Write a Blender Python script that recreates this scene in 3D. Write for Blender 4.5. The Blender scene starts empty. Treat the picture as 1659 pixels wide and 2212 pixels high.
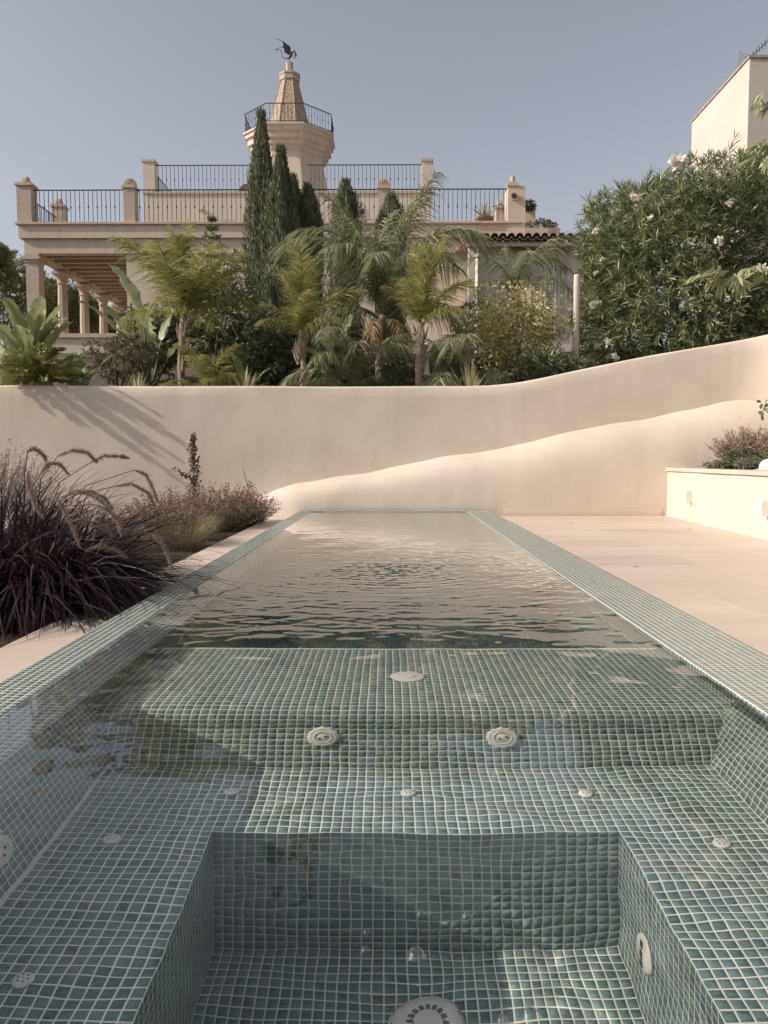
import bpy, math, random
import numpy as np
from mathutils import Vector, Matrix

random.seed(7)
RNG = np.random.default_rng(11)
SC = bpy.context.scene
COL = SC.collection

# ------------------------------------------------------------------ camera
EYE = Vector((0.0, 0.0, 0.68))
PITCH, YAW = math.radians(3.81), math.radians(0.45)
cam_data = bpy.data.cameras.new("camera")
cam_data.sensor_width = 36.0
cam_data.lens = 36.0 * 1710.0 / 2212.0
cam_data.clip_start, cam_data.clip_end = 0.03, 6000.0
cam = bpy.data.objects.new("camera", cam_data)
cam.location = EYE
cam.rotation_euler = (math.radians(90) - PITCH, 0.0, YAW)
COL.objects.link(cam)
SC.camera = cam

# ------------------------------------------------------------------ sky and sun
SUN_DIR = Vector((0.86, 0.175, -0.54)).normalized()      # the way the light travels
SUN_EL = math.asin(-SUN_DIR.z)
SUN_AZ = math.atan2(-SUN_DIR.x, -SUN_DIR.y)             # clockwise from +Y
world = bpy.data.worlds.new("World")
SC.world = world
world.use_nodes = True
wn = world.node_tree.nodes
wl = world.node_tree.links
sky = wn.new("ShaderNodeTexSky")
sky.sky_type = 'NISHITA'
sky.sun_disc = False
sky.sun_elevation = SUN_EL
sky.sun_rotation = SUN_AZ
sky.air_density, sky.dust_density, sky.ozone_density = 1.0, 2.2, 1.6
hs = wn.new("ShaderNodeHueSaturation")
hs.inputs["Saturation"].default_value = 0.37
wl.new(sky.outputs[0], hs.inputs["Color"])
tn = wn.new("ShaderNodeMix"); tn.data_type = 'RGBA'; tn.blend_type = 'MULTIPLY'
tn.inputs[0].default_value = 1.0; tn.inputs[7].default_value = (1.015, 0.99, 1.005, 1.0)
wl.new(hs.outputs[0], tn.inputs[6])
wl.new(tn.outputs[2], wn["Background"].inputs[0])
wn["Background"].inputs[1].default_value = 0.105

sun_data = bpy.data.lights.new("sun", 'SUN')
sun_data.energy = 3.4
sun_data.angle = math.radians(0.5)
sun_data.color = (1.0, 0.90, 0.79)
sun_data.cycles.is_caustics_light = True
sun = bpy.data.objects.new("sun", sun_data)
sun.rotation_euler = SUN_DIR.to_track_quat('-Z', 'Y').to_euler()
sun.location = (-20, -5, 25)
COL.objects.link(sun)

SC.view_settings.view_transform = 'Standard'
SC.view_settings.look = 'None'
SC.view_settings.gamma = 1.0
SC.view_settings.use_curve_mapping = False
SC.view_settings.exposure = 0.44
SC.render.engine = 'CYCLES'
SC.cycles.use_denoising = True
SC.cycles.max_bounces = 7
SC.cycles.diffuse_bounces = 3
SC.cycles.glossy_bounces = 4
SC.cycles.transmission_bounces = 6
SC.cycles.transparent_max_bounces = 16
SC.cycles.sample_clamp_indirect = 6.0
SC.cycles.caustics_refractive = True
SC.cycles.caustics_reflective = False
SC.cycles.use_adaptive_sampling = True
SC.cycles.adaptive_threshold = 0.03
SC.cycles.adaptive_min_samples = 16
SC.cycles.blur_glossy = 0.5

# ------------------------------------------------------------------ helpers
R_CAM = cam.rotation_euler.to_matrix()

def W(px, py, Y):
    """point at distance Y along the pool axis seen at (px, py) of the 1659x2212 survey picture"""
    d = R_CAM @ Vector((px - 829.5, -(py - 1106.0), -1710.0))
    return EYE + d * (Y / d.y)

def WX(px, Y): return W(px, 992, Y).x
def WZ(py, Y): return W(843, py, Y).z

def nmesh(name, verts, faces, mats=None, smooth=False):
    me = bpy.data.meshes.new(name)
    me.from_pydata([tuple(v) for v in verts], [], [tuple(f) for f in faces])
    for m in (mats if isinstance(mats, (list, tuple)) else [mats]):
        if m is not None: me.materials.append(m)
    if smooth:
        me.polygons.foreach_set("use_smooth", [True] * len(me.polygons))
    me.update()
    return me

def qmesh(name, verts, quads, mat, smooth=False, mat_index=None):
    """fast mesh from arrays of vertices and quads"""
    verts = np.ascontiguousarray(verts, dtype=np.float32).reshape(-1, 3)
    quads = np.ascontiguousarray(quads, dtype=np.int32).reshape(-1, 4)
    me = bpy.data.meshes.new(name)
    me.vertices.add(len(verts)); me.vertices.foreach_set("co", verts.ravel())
    me.loops.add(quads.size); me.loops.foreach_set("vertex_index", quads.ravel())
    me.polygons.add(len(quads))
    me.polygons.foreach_set("loop_start", np.arange(0, quads.size, 4, dtype=np.int32))
    me.polygons.foreach_set("loop_total", np.full(len(quads), 4, dtype=np.int32))
    if smooth: me.polygons.foreach_set("use_smooth", np.ones(len(quads), dtype=bool))
    for m in (mat if isinstance(mat, (list, tuple)) else [mat]): me.materials.append(m)
    if mat_index is not None: me.polygons.foreach_set("material_index", np.asarray(mat_index, dtype=np.int32))
    me.update(calc_edges=True)
    return me

RECEIVE = False
def link(o):
    COL.objects.link(o)
    if RECEIVE: o.cycles.is_caustics_receiver = True
    return o

def tag(o, label=None, cat=None, group=None, kind=None):
    if label: o["label"] = label
    if cat: o["category"] = cat
    if group: o["group"] = group
    if kind: o["kind"] = kind
    return o

def thing(name, label, cat, loc=(0, 0, 0), group=None, kind=None):
    o = bpy.data.objects.new(name, None)
    o.empty_display_size = 0.1
    o.location = loc
    link(o)
    return tag(o, label, cat, group, kind)

def root_of(o):
    v = Vector((0, 0, 0))
    while o is not None:
        v = v + Vector(o.location) if o.type == 'EMPTY' else v
        o = o.parent
    return v

def part(name, me, parent, label=None, kind=None, mw=None):
    """a part given in world coordinates (mesh in world space, or mesh + world matrix)"""
    o = bpy.data.objects.new(name, me)
    o.parent = parent
    m = Matrix.Translation(-root_of(parent)) if parent.type == 'EMPTY' else Matrix.Identity(4)
    o.matrix_parent_inverse = m
    if mw is not None:
        o.matrix_basis = mw
    link(o)
    return tag(o, label, None, None, kind)

def solo(name, me, label, cat, group=None, kind=None, mw=None):
    o = bpy.data.objects.new(name, me)
    if mw is not None: o.matrix_basis = mw
    link(o)
    return tag(o, label, cat, group, kind)

class MB:
    """collects simple solids into one mesh"""
    def __init__(s): s.v, s.f, s.sm = [], [], False
    def add(s, vs, fs):
        n = len(s.v); s.v += [Vector(v) for v in vs]; s.f += [tuple(i + n for i in f) for f in fs]; return s
    def box(s, a, b, ch=0.0):
        x0, y0, z0 = (min(a[i], b[i]) for i in range(3)); x1, y1, z1 = (max(a[i], b[i]) for i in range(3))
        if ch <= 0:
            return s.add([(x0,y0,z0),(x1,y0,z0),(x1,y1,z0),(x0,y1,z0),(x0,y0,z1),(x1,y0,z1),(x1,y1,z1),(x0,y1,z1)],
                         [(0,3,2,1),(4,5,6,7),(0,1,5,4),(1,2,6,5),(2,3,7,6),(3,0,4,7)])
        c = min(ch, (x1-x0)/2.1, (z1-z0)/2.1, (y1-y0)/2.1)
        v = [(x0,y0,z0),(x1,y0,z0),(x1,y1,z0),(x0,y1,z0),(x0,y0,z1-c),(x1,y0,z1-c),(x1,y1,z1-c),(x0,y1,z1-c),
             (x0+c,y0+c,z1),(x1-c,y0+c,z1),(x1-c,y1-c,z1),(x0+c,y1-c,z1)]
        return s.add(v, [(0,3,2,1),(8,9,10,11),(0,1,5,4),(1,2,6,5),(2,3,7,6),(3,0,4,7),(4,5,9,8),(5,6,10,9),(6,7,11,10),(7,4,8,11)])
    def lathe(s, prof, c=(0,0,0), n=16, rot=0.0, flute=0.0):
        """prof: list of (radius, z)"""
        vs, fs = [], []
        for (r, z) in prof:
            for k in range(n):
                a = rot + 2*math.pi*k/n
                rr = r * (1 - (flute if k % 2 else 0))
                vs.append((c[0]+rr*math.cos(a), c[1]+rr*math.sin(a), c[2]+z))
        for i in range(len(prof)-1):
            for k in range(n):
                k2 = (k+1) % n
                fs.append((i*n+k, i*n+k2, (i+1)*n+k2, (i+1)*n+k))
        fs.append(tuple(range(n-1, -1, -1))); fs.append(tuple((len(prof)-1)*n+k for k in range(n)))
        return s.add(vs, fs)
    def tube(s, pts, r, n=6, r1=None):
        pts = [Vector(p) for p in pts]; m = len(pts)
        vs, fs = [], []
        prev = None
        for i, p in enumerate(pts):
            t = (pts[min(i+1, m-1)] - pts[max(i-1, 0)]).normalized()
            ref = Vector((0,0,1)) if abs(t.z) < 0.9 else Vector((1,0,0))
            if prev is not None: ref = prev
            a = t.cross(ref)
            if a.length < 1e-6: a = t.cross(Vector((0,1,0)))
            a.normalize(); b = a.cross(t).normalized(); prev = b
            if isinstance(r, (list, tuple)): rr = r[i]
            else: rr = r if r1 is None else r + (r1-r)*i/(m-1)
            for k in range(n):
                q = 2*math.pi*k/n
                vs.append(p + (a*math.cos(q) + b*math.sin(q))*rr)
        for i in range(m-1):
            for k in range(n):
                k2 = (k+1) % n
                fs.append((i*n+k, i*n+k2, (i+1)*n+k2, (i+1)*n+k))
        fs.append(tuple(range(n-1, -1, -1))); fs.append(tuple((m-1)*n+k for k in range(n)))
        return s.add(vs, fs)
    def prism(s, poly, axis_a, axis_b, origin, depth):
        """poly of (a, b) in the plane origin + a*axis_a + b*axis_b, thickened by vector depth"""
        A, B, O, D = Vector(axis_a), Vector(axis_b), Vector(origin), Vector(depth)
        n = len(poly)
        vs = [O + A*p[0] + B*p[1] for p in poly] + [O + A*p[0] + B*p[1] + D for p in poly]
        fs = [tuple(range(n)), tuple(range(2*n-1, n-1, -1))] + [(i, i+n, (i+1) % n + n, (i+1) % n) for i in range(n)]
        return s.add(vs, fs)
    def mesh(s, name, mat, smooth=False):
        me = nmesh(name, s.v, s.f, mat, smooth)
        import bmesh
        bm = bmesh.new(); bm.from_mesh(me); bmesh.ops.recalc_face_normals(bm, faces=bm.faces); bm.to_mesh(me); bm.free()
        return me

# ------------------------------------------------------------------ materials
def srgb(r, g, b):
    return tuple(((c/255.0)/12.92 if c/255.0 <= 0.04045 else ((c/255.0+0.055)/1.055)**2.4) for c in (r, g, b)) + (1.0,)

def newmat(name):
    m = bpy.data.materials.new(name); m.use_nodes = True
    nt = m.node_tree
    return m, nt, nt.nodes, nt.links, nt.nodes["Principled BSDF"]

def noise_node(nt, scale, detail=4, vec=None, rough=0.55):
    n = nt.nodes.new("ShaderNodeTexNoise")
    n.inputs["Scale"].default_value = scale; n.inputs["Detail"].default_value = detail
    n.inputs["Roughness"].default_value = rough
    if vec is not None: nt.links.new(vec, n.inputs["Vector"])
    return n

def ramp(nt, fac, stops):
    r = nt.nodes.new("ShaderNodeValToRGB")
    e = r.color_ramp.elements
    while len(e) < len(stops): e.new(0.5)
    for i, (p, c) in enumerate(stops):
        e[i].position = p; e[i].color = c if len(c) == 4 else tuple(c) + (1,)
    nt.links.new(fac, r.inputs[0])
    return r

def mixc(nt, fac, a, b, mode='MIX'):
    m = nt.nodes.new("ShaderNodeMix"); m.data_type = 'RGBA'; m.blend_type = mode
    for sock, v in ((m.inputs[0], fac), (m.inputs[6], a), (m.inputs[7], b)):
        if hasattr(v, "is_output"): nt.links.new(v, sock)
        elif isinstance(v, (int, float)): sock.default_value = v
        else: sock.default_value = v if len(v) == 4 else tuple(v) + (1,)
    return m.outputs[2]

def math_node(nt, op, a, b=None, c=None):
    m = nt.nodes.new("ShaderNodeMath"); m.operation = op
    for i, v in enumerate((a, b, c)):
        if v is None: continue
        if hasattr(v, "is_output"): nt.links.new(v, m.inputs[i])
        else: m.inputs[i].default_value = v
    return m.outputs[0]

def wpos(nt):
    return nt.nodes.new("ShaderNodeNewGeometry").outputs["Position"]

def add_bump(nt, b, height, strength, dist):
    bp = nt.nodes.new("ShaderNodeBump")
    bp.inputs["Strength"].default_value = strength; bp.inputs["Distance"].default_value = dist
    nt.links.new(height, bp.inputs["Height"]); nt.links.new(bp.outputs[0], b.inputs["Normal"])

def plaster(name, c1, c2, c3=None, scale=0.8, rough=0.9, bump=0.25, bdist=0.01, bscale=9.0, streak=0.0):
    m, nt, N, L, b = newmat(name)
    p = wpos(nt)
    n1 = noise_node(nt, scale, 6, p, 0.6)
    col = ramp(nt, n1.outputs[0], [(0.32, c1), (0.68, c2)]).outputs[0]
    n2 = noise_node(nt, scale*4.3, 5, p, 0.65)
    if c3 is not None:
        col = mixc(nt, ramp(nt, n2.outputs[0], [(0.52, (0,0,0,1)), (0.78, (0.55,0.55,0.55,1))]).outputs[0], col, c3)
    if streak:
        mp = N.new("ShaderNodeMapping"); L.new(p, mp.inputs[0]); mp.inputs["Scale"].default_value = (3.0, 3.0, 0.18)
        n3 = noise_node(nt, 1.6, 4, mp.outputs[0])
        col = mixc(nt, ramp(nt, n3.outputs[0], [(0.5, (0,0,0,1)), (0.8, (streak,)*3+(1,))]).outputs[0], col, c3 if c3 is not None else c1)
    L.new(col, b.inputs["Base Color"])
    b.inputs["Roughness"].default_value = rough
    b.inputs["Specular IOR Level"].default_value = 0.25
    n4 = noise_node(nt, bscale, 7, p, 0.62)
    add_bump(nt, b, n4.outputs[0], bump, bdist)
    return m

def plain(name, c, rough=0.6, metal=0.0, spec=0.5, c2=None, scale=12.0, bump=0.0):
    m, nt, N, L, b = newmat(name)
    n1 = noise_node(nt, scale, 4, wpos(nt))
    c2 = c2 if c2 is not None else tuple(x*0.8 for x in c[:3]) + (1,)
    L.new(ramp(nt, n1.outputs[0], [(0.3, c), (0.72, c2)]).outputs[0], b.inputs["Base Color"])
    b.inputs["Roughness"].default_value = rough; b.inputs["Metallic"].default_value = metal
    b.inputs["Specular IOR Level"].default_value = spec
    if bump: add_bump(nt, b, n1.outputs[0], bump, 0.01)
    return m

def leafmat(name, stops, rough=0.5, trans=0.25, spec=0.35):
    """colour differs from leaf to leaf (random per island) plus slow drift"""
    m, nt, N, L, b = newmat(name)
    g = N.new("ShaderNodeNewGeometry")
    oi = N.new("ShaderNodeObjectInfo")
    n1 = noise_node(nt, 1.3, 2, g.outputs["Position"])
    s = math_node(nt, 'ADD', math_node(nt, 'MULTIPLY', g.outputs["Random Per Island"], 0.6),
                  math_node(nt, 'MULTIPLY', n1.outputs[0], 0.4))
    s = math_node(nt, 'ADD', s, math_node(nt, 'MULTIPLY_ADD', oi.outputs["Random"], 0.16, -0.08))
    col = ramp(nt, s, stops).outputs[0]
    L.new(col, b.inputs["Base Color"])
    b.inputs["Roughness"].default_value = rough; b.inputs["Specular IOR Level"].default_value = spec
    t = N.new("ShaderNodeBsdfTranslucent"); L.new(col, t.inputs[0])
    mx = N.new("ShaderNodeMixShader"); mx.inputs[0].default_value = trans
    L.new(b.outputs[0], mx.inputs[1]); L.new(t.outputs[0], mx.inputs[2])
    L.new(mx.outputs[0], N["Material Output"].inputs[0])
    return m

def tile_mat(name, per_object, wet=False):
    m, nt, N, L, b = newmat(name)
    g = N.new("ShaderNodeNewGeometry")
    if per_object: rnd = N.new("ShaderNodeObjectInfo").outputs["Random"]
    else: rnd = g.outputs["Random Per Island"]
    base = ramp(nt, rnd, [(0.0, (0.066,0.120,0.124)), (0.3, (0.094,0.162,0.165)), (0.6, (0.114,0.190,0.192)), (0.85, (0.165,0.245,0.245)), (1.0, (0.135,0.195,0.178))])
    base.color_ramp.interpolation = 'LINEAR'
    mp = N.new("ShaderNodeMapping"); L.new(g.outputs["Position"], mp.inputs[0]); mp.inputs["Scale"].default_value = (38, 95, 60)
    mp.inputs["Rotation"].default_value = (0.2, 0.3, 0.5)
    n1 = noise_node(nt, 1.0, 4, mp.outputs[0], 0.6); n1.inputs["Distortion"].default_value = 0.8
    col = mixc(nt, ramp(nt, n1.outputs[0], [(0.34, (0,0,0,1)), (0.72, (0.58,0.58,0.58,1))]).outputs[0], base.outputs[0], (0.29, 0.38, 0.355))
    n2 = noise_node(nt, 160.0, 3, g.outputs["Position"])
    col = mixc(nt, ramp(nt, n2.outputs[0], [(0.62, (0,0,0,1)), (0.8, (0.5,0.5,0.5,1))]).outputs[0], col, (0.03, 0.07, 0.07))
    n5 = noise_node(nt, 3.2, 3, g.outputs["Position"])
    col = mixc(nt, 1.0, col, ramp(nt, n5.outputs[0], [(0.3, (0.82,0.86,0.86)), (0.7, (1.12,1.08,1.06))]).outputs[0], 'MULTIPLY')
    if not wet:      # patchy grey of the wall's reflection painted into the dry edge tiles
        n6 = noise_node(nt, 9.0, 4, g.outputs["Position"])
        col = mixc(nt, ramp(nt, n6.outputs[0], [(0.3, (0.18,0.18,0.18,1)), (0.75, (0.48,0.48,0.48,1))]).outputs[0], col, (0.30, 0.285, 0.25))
    L.new(col, b.inputs["Base Color"])
    b.inputs["Roughness"].default_value = 0.25 if wet else 0.14
    b.inputs["IOR"].default_value = 1.15 if wet else 1.95     # glaze against water, or against air
    n3 = noise_node(nt, 55.0, 2, g.outputs["Position"])
    add_bump(nt, b, n3.outputs[0], 0.015 if wet else 0.05, 0.003)
    return m

def lined_pool_mat():
    """the same mosaic, for walls and floor too deep to pick tiles apart"""
    m, nt, N, L, b = newmat("deep_mosaic")
    g = N.new("ShaderNodeNewGeometry")
    sp = N.new("ShaderNodeSeparateXYZ"); L.new(g.outputs["Position"], sp.inputs[0])
    sn = N.new("ShaderNodeSeparateXYZ"); L.new(g.outputs["Normal"], sn.inputs[0])
    mask = None
    for i in range(3):
        fr = math_node(nt, 'FRACT', math_node(nt, 'DIVIDE', sp.outputs[i], 0.0256))
        li = math_node(nt, 'LESS_THAN', fr, 0.11)
        ok = math_node(nt, 'LESS_THAN', math_node(nt, 'ABSOLUTE', sn.outputs[i]), 0.5)
        li = math_node(nt, 'MULTIPLY', li, ok)
        mask = li if mask is None else math_node(nt, 'MAXIMUM', mask, li)
    n1 = noise_node(nt, 30.0, 3, g.outputs["Position"])
    col = ramp(nt, n1.outputs[0], [(0.3, (0.09,0.19,0.20)), (0.7, (0.20,0.33,0.34))]).outputs[0]
    L.new(mixc(nt, mask, col, (0.5, 0.47, 0.38)), b.inputs["Base Color"])
    b.inputs["Roughness"].default_value = 0.25
    return m

M = {}
M['wall'] = plaster("wall_plaster", (0.605,0.52,0.43), (0.69,0.605,0.51), (0.545,0.465,0.385), scale=0.75, bump=0.34, bdist=0.012, bscale=6.5, streak=0.55)
M['white'] = plaster("white_plaster", (0.55,0.49,0.42), (0.605,0.545,0.47), (0.51,0.45,0.385), scale=0.7, bump=0.15, bdist=0.008, bscale=8)
M['house'] = plaster("house_plaster", (0.56,0.475,0.385), (0.63,0.54,0.445), (0.43,0.36,0.295), scale=0.45, bump=0.2, bdist=0.02, bscale=4, streak=0.75)
M['stone_trim'] = plaster("carved_stone", (0.46,0.37,0.30), (0.54,0.445,0.36), (0.38,0.30,0.25), scale=2.5, bump=0.35, bdist=0.012, bscale=14)
M['deck'] = plaster("deck_limestone", (0.62,0.515,0.43), (0.68,0.58,0.49), (0.57,0.475,0.40), scale=1.1, rough=0.62, bump=0.08, bdist=0.004, bscale=30)
M['grout'] = plaster("cream_grout", (0.72,0.68,0.57), (0.80,0.76,0.65), (0.60,0.54,0.43), scale=9, rough=0.85, bump=0.3, bdist=0.001, bscale=300)
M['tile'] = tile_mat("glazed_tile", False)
M['tile_wet'] = tile_mat("glazed_tile_under_water", False, True)
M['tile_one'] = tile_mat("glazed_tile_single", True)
M['tile_one_wet'] = tile_mat("glazed_tile_single_under_water", True, True)
M['deep'] = lined_pool_mat()
M['fitting'] = plain("white_fitting_plastic", (0.76,0.73,0.65,1), 0.4, c2=(0.66,0.63,0.55,1), scale=60)
M['dark_hole'] = plain("fitting_hole", (0.03,0.035,0.035,1), 0.6)
M['iron'] = plain("dark_blue_iron", (0.045,0.055,0.075,1), 0.5, 0.3)
M['vane'] = plain("rusty_black_iron", (0.015,0.013,0.015,1), 0.55, 0.2, c2=(0.035,0.018,0.016,1))
M['soil'] = plaster("garden_soil", (0.075,0.058,0.045), (0.12,0.092,0.07), (0.05,0.04,0.03), scale=3, bump=0.8, bdist=0.03, bscale=18)

# ------------------------------------------------------------------ pool
TP = 0.0256                       # tile pitch
XL, XR = -0.886, -0.886 + 74*0.0256            # inner faces
CW = 12 * TP                      # coping width
DECK_Z = -0.085
WATER_Z = -0.0075
Y_END = 10.345                    # inner face of the far coping
BENCH_Z, SHELF_Z, WELL_Z = -0.372, -0.108, -0.372 - 16*TP
Y_WELL = 1.831
Y_BENCH = Y_WELL + 13*TP
WXL, WXR = -0.424, -0.424 + 38*TP         # foot well
RUN = 0.110                       # lean of the backrests
Y_NEAR = Y_BENCH - 77*TP        # near end of the spa

RECEIVE = True
pool = thing("swimming_pool", "long narrow pool lined and edged with small green mosaic tiles", "pool", (0.06, 5.0, -0.09))

TILES = []      # (centre, u half, v half, normal)
BEDS = {}       # grout bed of each zone

def resample(poly, step):
    poly = [Vector(p) for p in poly]
    seg = [0.0]
    for a, b in zip(poly, poly[1:]): seg.append(seg[-1] + (b-a).length)
    def at(s):
        s = min(max(s, 0.0), seg[-1])
        for i in range(len(poly)-1):
            if s <= seg[i+1] + 1e-9:
                t = (s-seg[i]) / max(seg[i+1]-seg[i], 1e-9)
                return poly[i].lerp(poly[i+1], t)
        return poly[-1]
    n = int(seg[-1]/step + 0.35)
    return at, n, seg[-1]

def lay(zone, poly, u_from, udir, ulen, up, keep=None, grout_back=0.0):
    """tile a strip: profile polyline 'poly' swept along udir for ulen; 'up' tells the tiled side"""
    U = Vector(udir).normalized(); off = U * u_from
    at, nv, total = resample(poly, TP)
    nu = int(ulen/TP + 0.35)
    g = 0.0016
    bed = BEDS.setdefault((zone, len(BEDS)), MB())
    pl = [at(k*TP) for k in range(nv)] + [at(total)]
    vs = [p + off for p in pl] + [p + off + U*ulen for p in pl]
    n = len(pl)
    bed.add(vs, [(i, i+1, n+i+1, n+i) for i in range(n-1)])
    for k in range(nv):
        A, B = at(k*TP + g), at(min((k+1)*TP, total) - g)
        if (B-A).length < 0.006: continue
        V = (B-A); nrm = U.cross(V).normalized()
        if nrm.dot(Vector(up)) < 0: nrm = -nrm
        c0 = (A+B)*0.5 + off
        for j in range(nu):
            a0, a1 = j*TP + g, min((j+1)*TP, ulen) - g
            if a1-a0 < 0.006: continue
            c = c0 + U*((a0+a1)*0.5)
            if keep is not None and not keep(c): continue
            TILES.append((c, U*((a1-a0)*0.5), V*0.5, nrm, zone))

TILT = 0.016
cl_in, cl_out = -0.0145, -0.0010     # the left coping leans a little towards the water
# copings
lay("coping", [(XR, 0, 0.0), (XR+CW, 0, 0.0)], Y_NEAR, (0,1,0), Y_END - Y_NEAR, (0,0,1))
lay("coping", [(XL, 0, cl_in), (XL-CW, 0, cl_out)], Y_NEAR, (0,1,0), Y_END - Y_NEAR, (0,0,1))
lay("coping", [(0, Y_END, 0.0), (0, Y_END+CW, 0.0)], XL-CW, (1,0,0), XR-XL+2*CW, (0,0,1))
# upright inner faces down to the first rows of the deep walls
lay("inner_face", [(XR, 0, 0.0), (XR, 0, -0.24)], Y_NEAR + 80*TP, (0,1,0), Y_END - Y_NEAR - 80*TP, (-1,0,0))
lay("inner_face", [(XL, 0, cl_in), (XL, 0, -0.24)], Y_NEAR + 80*TP, (0,1,0), Y_END - Y_NEAR - 80*TP, (1,0,0))
lay("inner_face", [(0, Y_END, 0.0), (0, Y_END, -0.10)], XL, (1,0,0), XR-XL, (0,-1,0))
# leaning side backrests of the spa
for s_, x_, z_ in ((-1, XR, 0.0), (1, XL, cl_in)):
    zs = z_ - (z_-BENCH_Z)*5*TP/math.hypot(RUN, z_-BENCH_Z)
    xs_ = x_ + s_*RUN*(z_-zs)/(z_-BENCH_Z)
    lay("backrest", [(x_, 0, z_), (xs_, 0, zs)], Y_NEAR, (0,1,0), 2.262-Y_NEAR, (s_,0,0.3))
    lay("backrest", [(xs_, 0, zs), (x_ + s_*RUN, 0, BENCH_Z)], Y_NEAR, (0,1,0), 2.32-Y_NEAR, (s_,0,0.3))
# far backrest, its rounded shoulder, the shelf and the drop into the deep part
prof = [(0, Y_BENCH, BENCH_Z), (0, Y_BENCH + RUN*0.62, SHELF_Z - 0.105)]
cy, cz, rr = Y_BENCH + RUN*0.62 + 0.098, SHELF_Z - 0.085, 0.085
for a in range(0, 81, 10):
    q = math.radians(172 - a*1.025)
    prof.append((0, cy + rr*1.1*math.cos(q), cz + rr*math.sin(q)))
prof.append((0, 2.985, SHELF_Z))
lay("shelf", prof, XL, (1,0,0), XR-XL, (0,-1,1))
lay("shelf", [(0, 2.985, SHELF_Z), (0, 2.998, SHELF_Z-0.006), (0, 3.005, SHELF_Z-0.02), (0, 3.005, -0.42)], XL, (1,0,0), XR-XL, (0,1,0.4))
# bench ring
lay("bench", [(0, Y_WELL, BENCH_Z), (0, Y_BENCH, BENCH_Z)], WXL-0.0, (1,0,0), WXR-WXL, (0,0,1))
lay("bench", [(WXR, 0, BENCH_Z), (XR-RUN+0.012, 0, BENCH_Z)], Y_NEAR+20*TP, (0,1,0), Y_BENCH-Y_NEAR-20*TP, (0,0,1))
lay("bench", [(WXL, 0, BENCH_Z), (XL+RUN-0.012, 0, BENCH_Z)], Y_NEAR+20*TP, (0,1,0), Y_BENCH-Y_NEAR-20*TP, (0,0,1))
# foot well
lay("foot_well", [(0, Y_WELL, BENCH_Z), (0, Y_WELL, WELL_Z)], WXL, (1,0,0), WXR-WXL, (0,-1,0))
lay("foot_well", [(WXL, 0, BENCH_Z), (WXL, 0, WELL_Z)], Y_WELL-38*TP, (0,1,0), 38*TP, (1,0,0))
lay("foot_well", [(WXR, 0, BENCH_Z), (WXR, 0, WELL_Z)], Y_WELL-38*TP, (0,1,0), 38*TP, (-1,0,0))
lay("foot_well", [(0, Y_WELL-38*TP, WELL_Z), (0, Y_WELL, WELL_Z)], WXL, (1,0,0), WXR-WXL, (0,0,1))

for (zone, _), b in BEDS.items():
    part(zone + "_bed", nmesh(zone + "_bed", b.v, b.f, M['grout']), pool)
# concrete body under and outside the mosaic, near end of the spa
b = MB()
b.add([(XR+CW,Y_NEAR,0),(XR+CW,Y_END+CW,0),(XR+CW,Y_END+CW,-0.3),(XR+CW,Y_NEAR,-0.3)], [(0,1,2,3)])
b.add([(XL-CW,Y_NEAR,cl_out),(XL-CW,Y_END+CW,cl_out),(XL-CW,Y_END+CW,-0.3),(XL-CW,Y_NEAR,-0.3)], [(3,2,1,0)])
b.add([(XL-CW,Y_NEAR,cl_out),(XR+CW,Y_NEAR,0),(XR+CW,Y_NEAR,-1.5),(XL-CW,Y_NEAR,-1.5)], [(0,1,2,3)])
b.add([(XL,Y_NEAR+0.51,BENCH_Z),(XR,Y_NEAR+0.51,BENCH_Z),(XR,Y_NEAR+0.02,0.0),(XL,Y_NEAR+0.02,-0.014)], [(0,1,2,3)])
b.add([(WXL,0.68,BENCH_Z),(WXR,0.68,BENCH_Z),(WXR,0.85,BENCH_Z),(WXL,0.85,BENCH_Z)], [(0,1,2,3)])
b.add([(WXL,0.85,BENCH_Z),(WXR,0.85,BENCH_Z),(WXR,0.85,WELL_Z),(WXL,0.85,WELL_Z)], [(0,1,2,3)])
part("near_wall", nmesh("near_wall", b.v, b.f, M['deep']), pool)
b = MB()
DZ = -1.35
b.add([(XL,3.005,-0.42),(XR,3.005,-0.42),(XR,3.005,DZ),(XL,3.005,DZ)], [(3,2,1,0)])
b.add([(XR,3.005,-0.24),(XR,Y_END,-0.24),(XR,Y_END,DZ),(XR,3.005,DZ)], [(0,1,2,3)])
b.add([(XL,3.005,-0.24),(XL,Y_END,-0.24),(XL,Y_END,DZ),(XL,3.005,DZ)], [(3,2,1,0)])
b.add([(XL,Y_END,-0.10),(XR,Y_END,-0.10),(XR,Y_END,DZ),(XL,Y_END,DZ)], [(0,1,2,3)])
part("deep_wall", nmesh("deep_wall", b.v, b.f, M['deep']), pool)
b = MB().add([(XL,3.005,DZ),(XR,3.005,DZ),(XR,Y_END,DZ),(XL,Y_END,DZ)], [(0,1,2,3)])
part("deep_floor", nmesh("deep_floor", b.v, b.f, M['deep']), pool)

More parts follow.
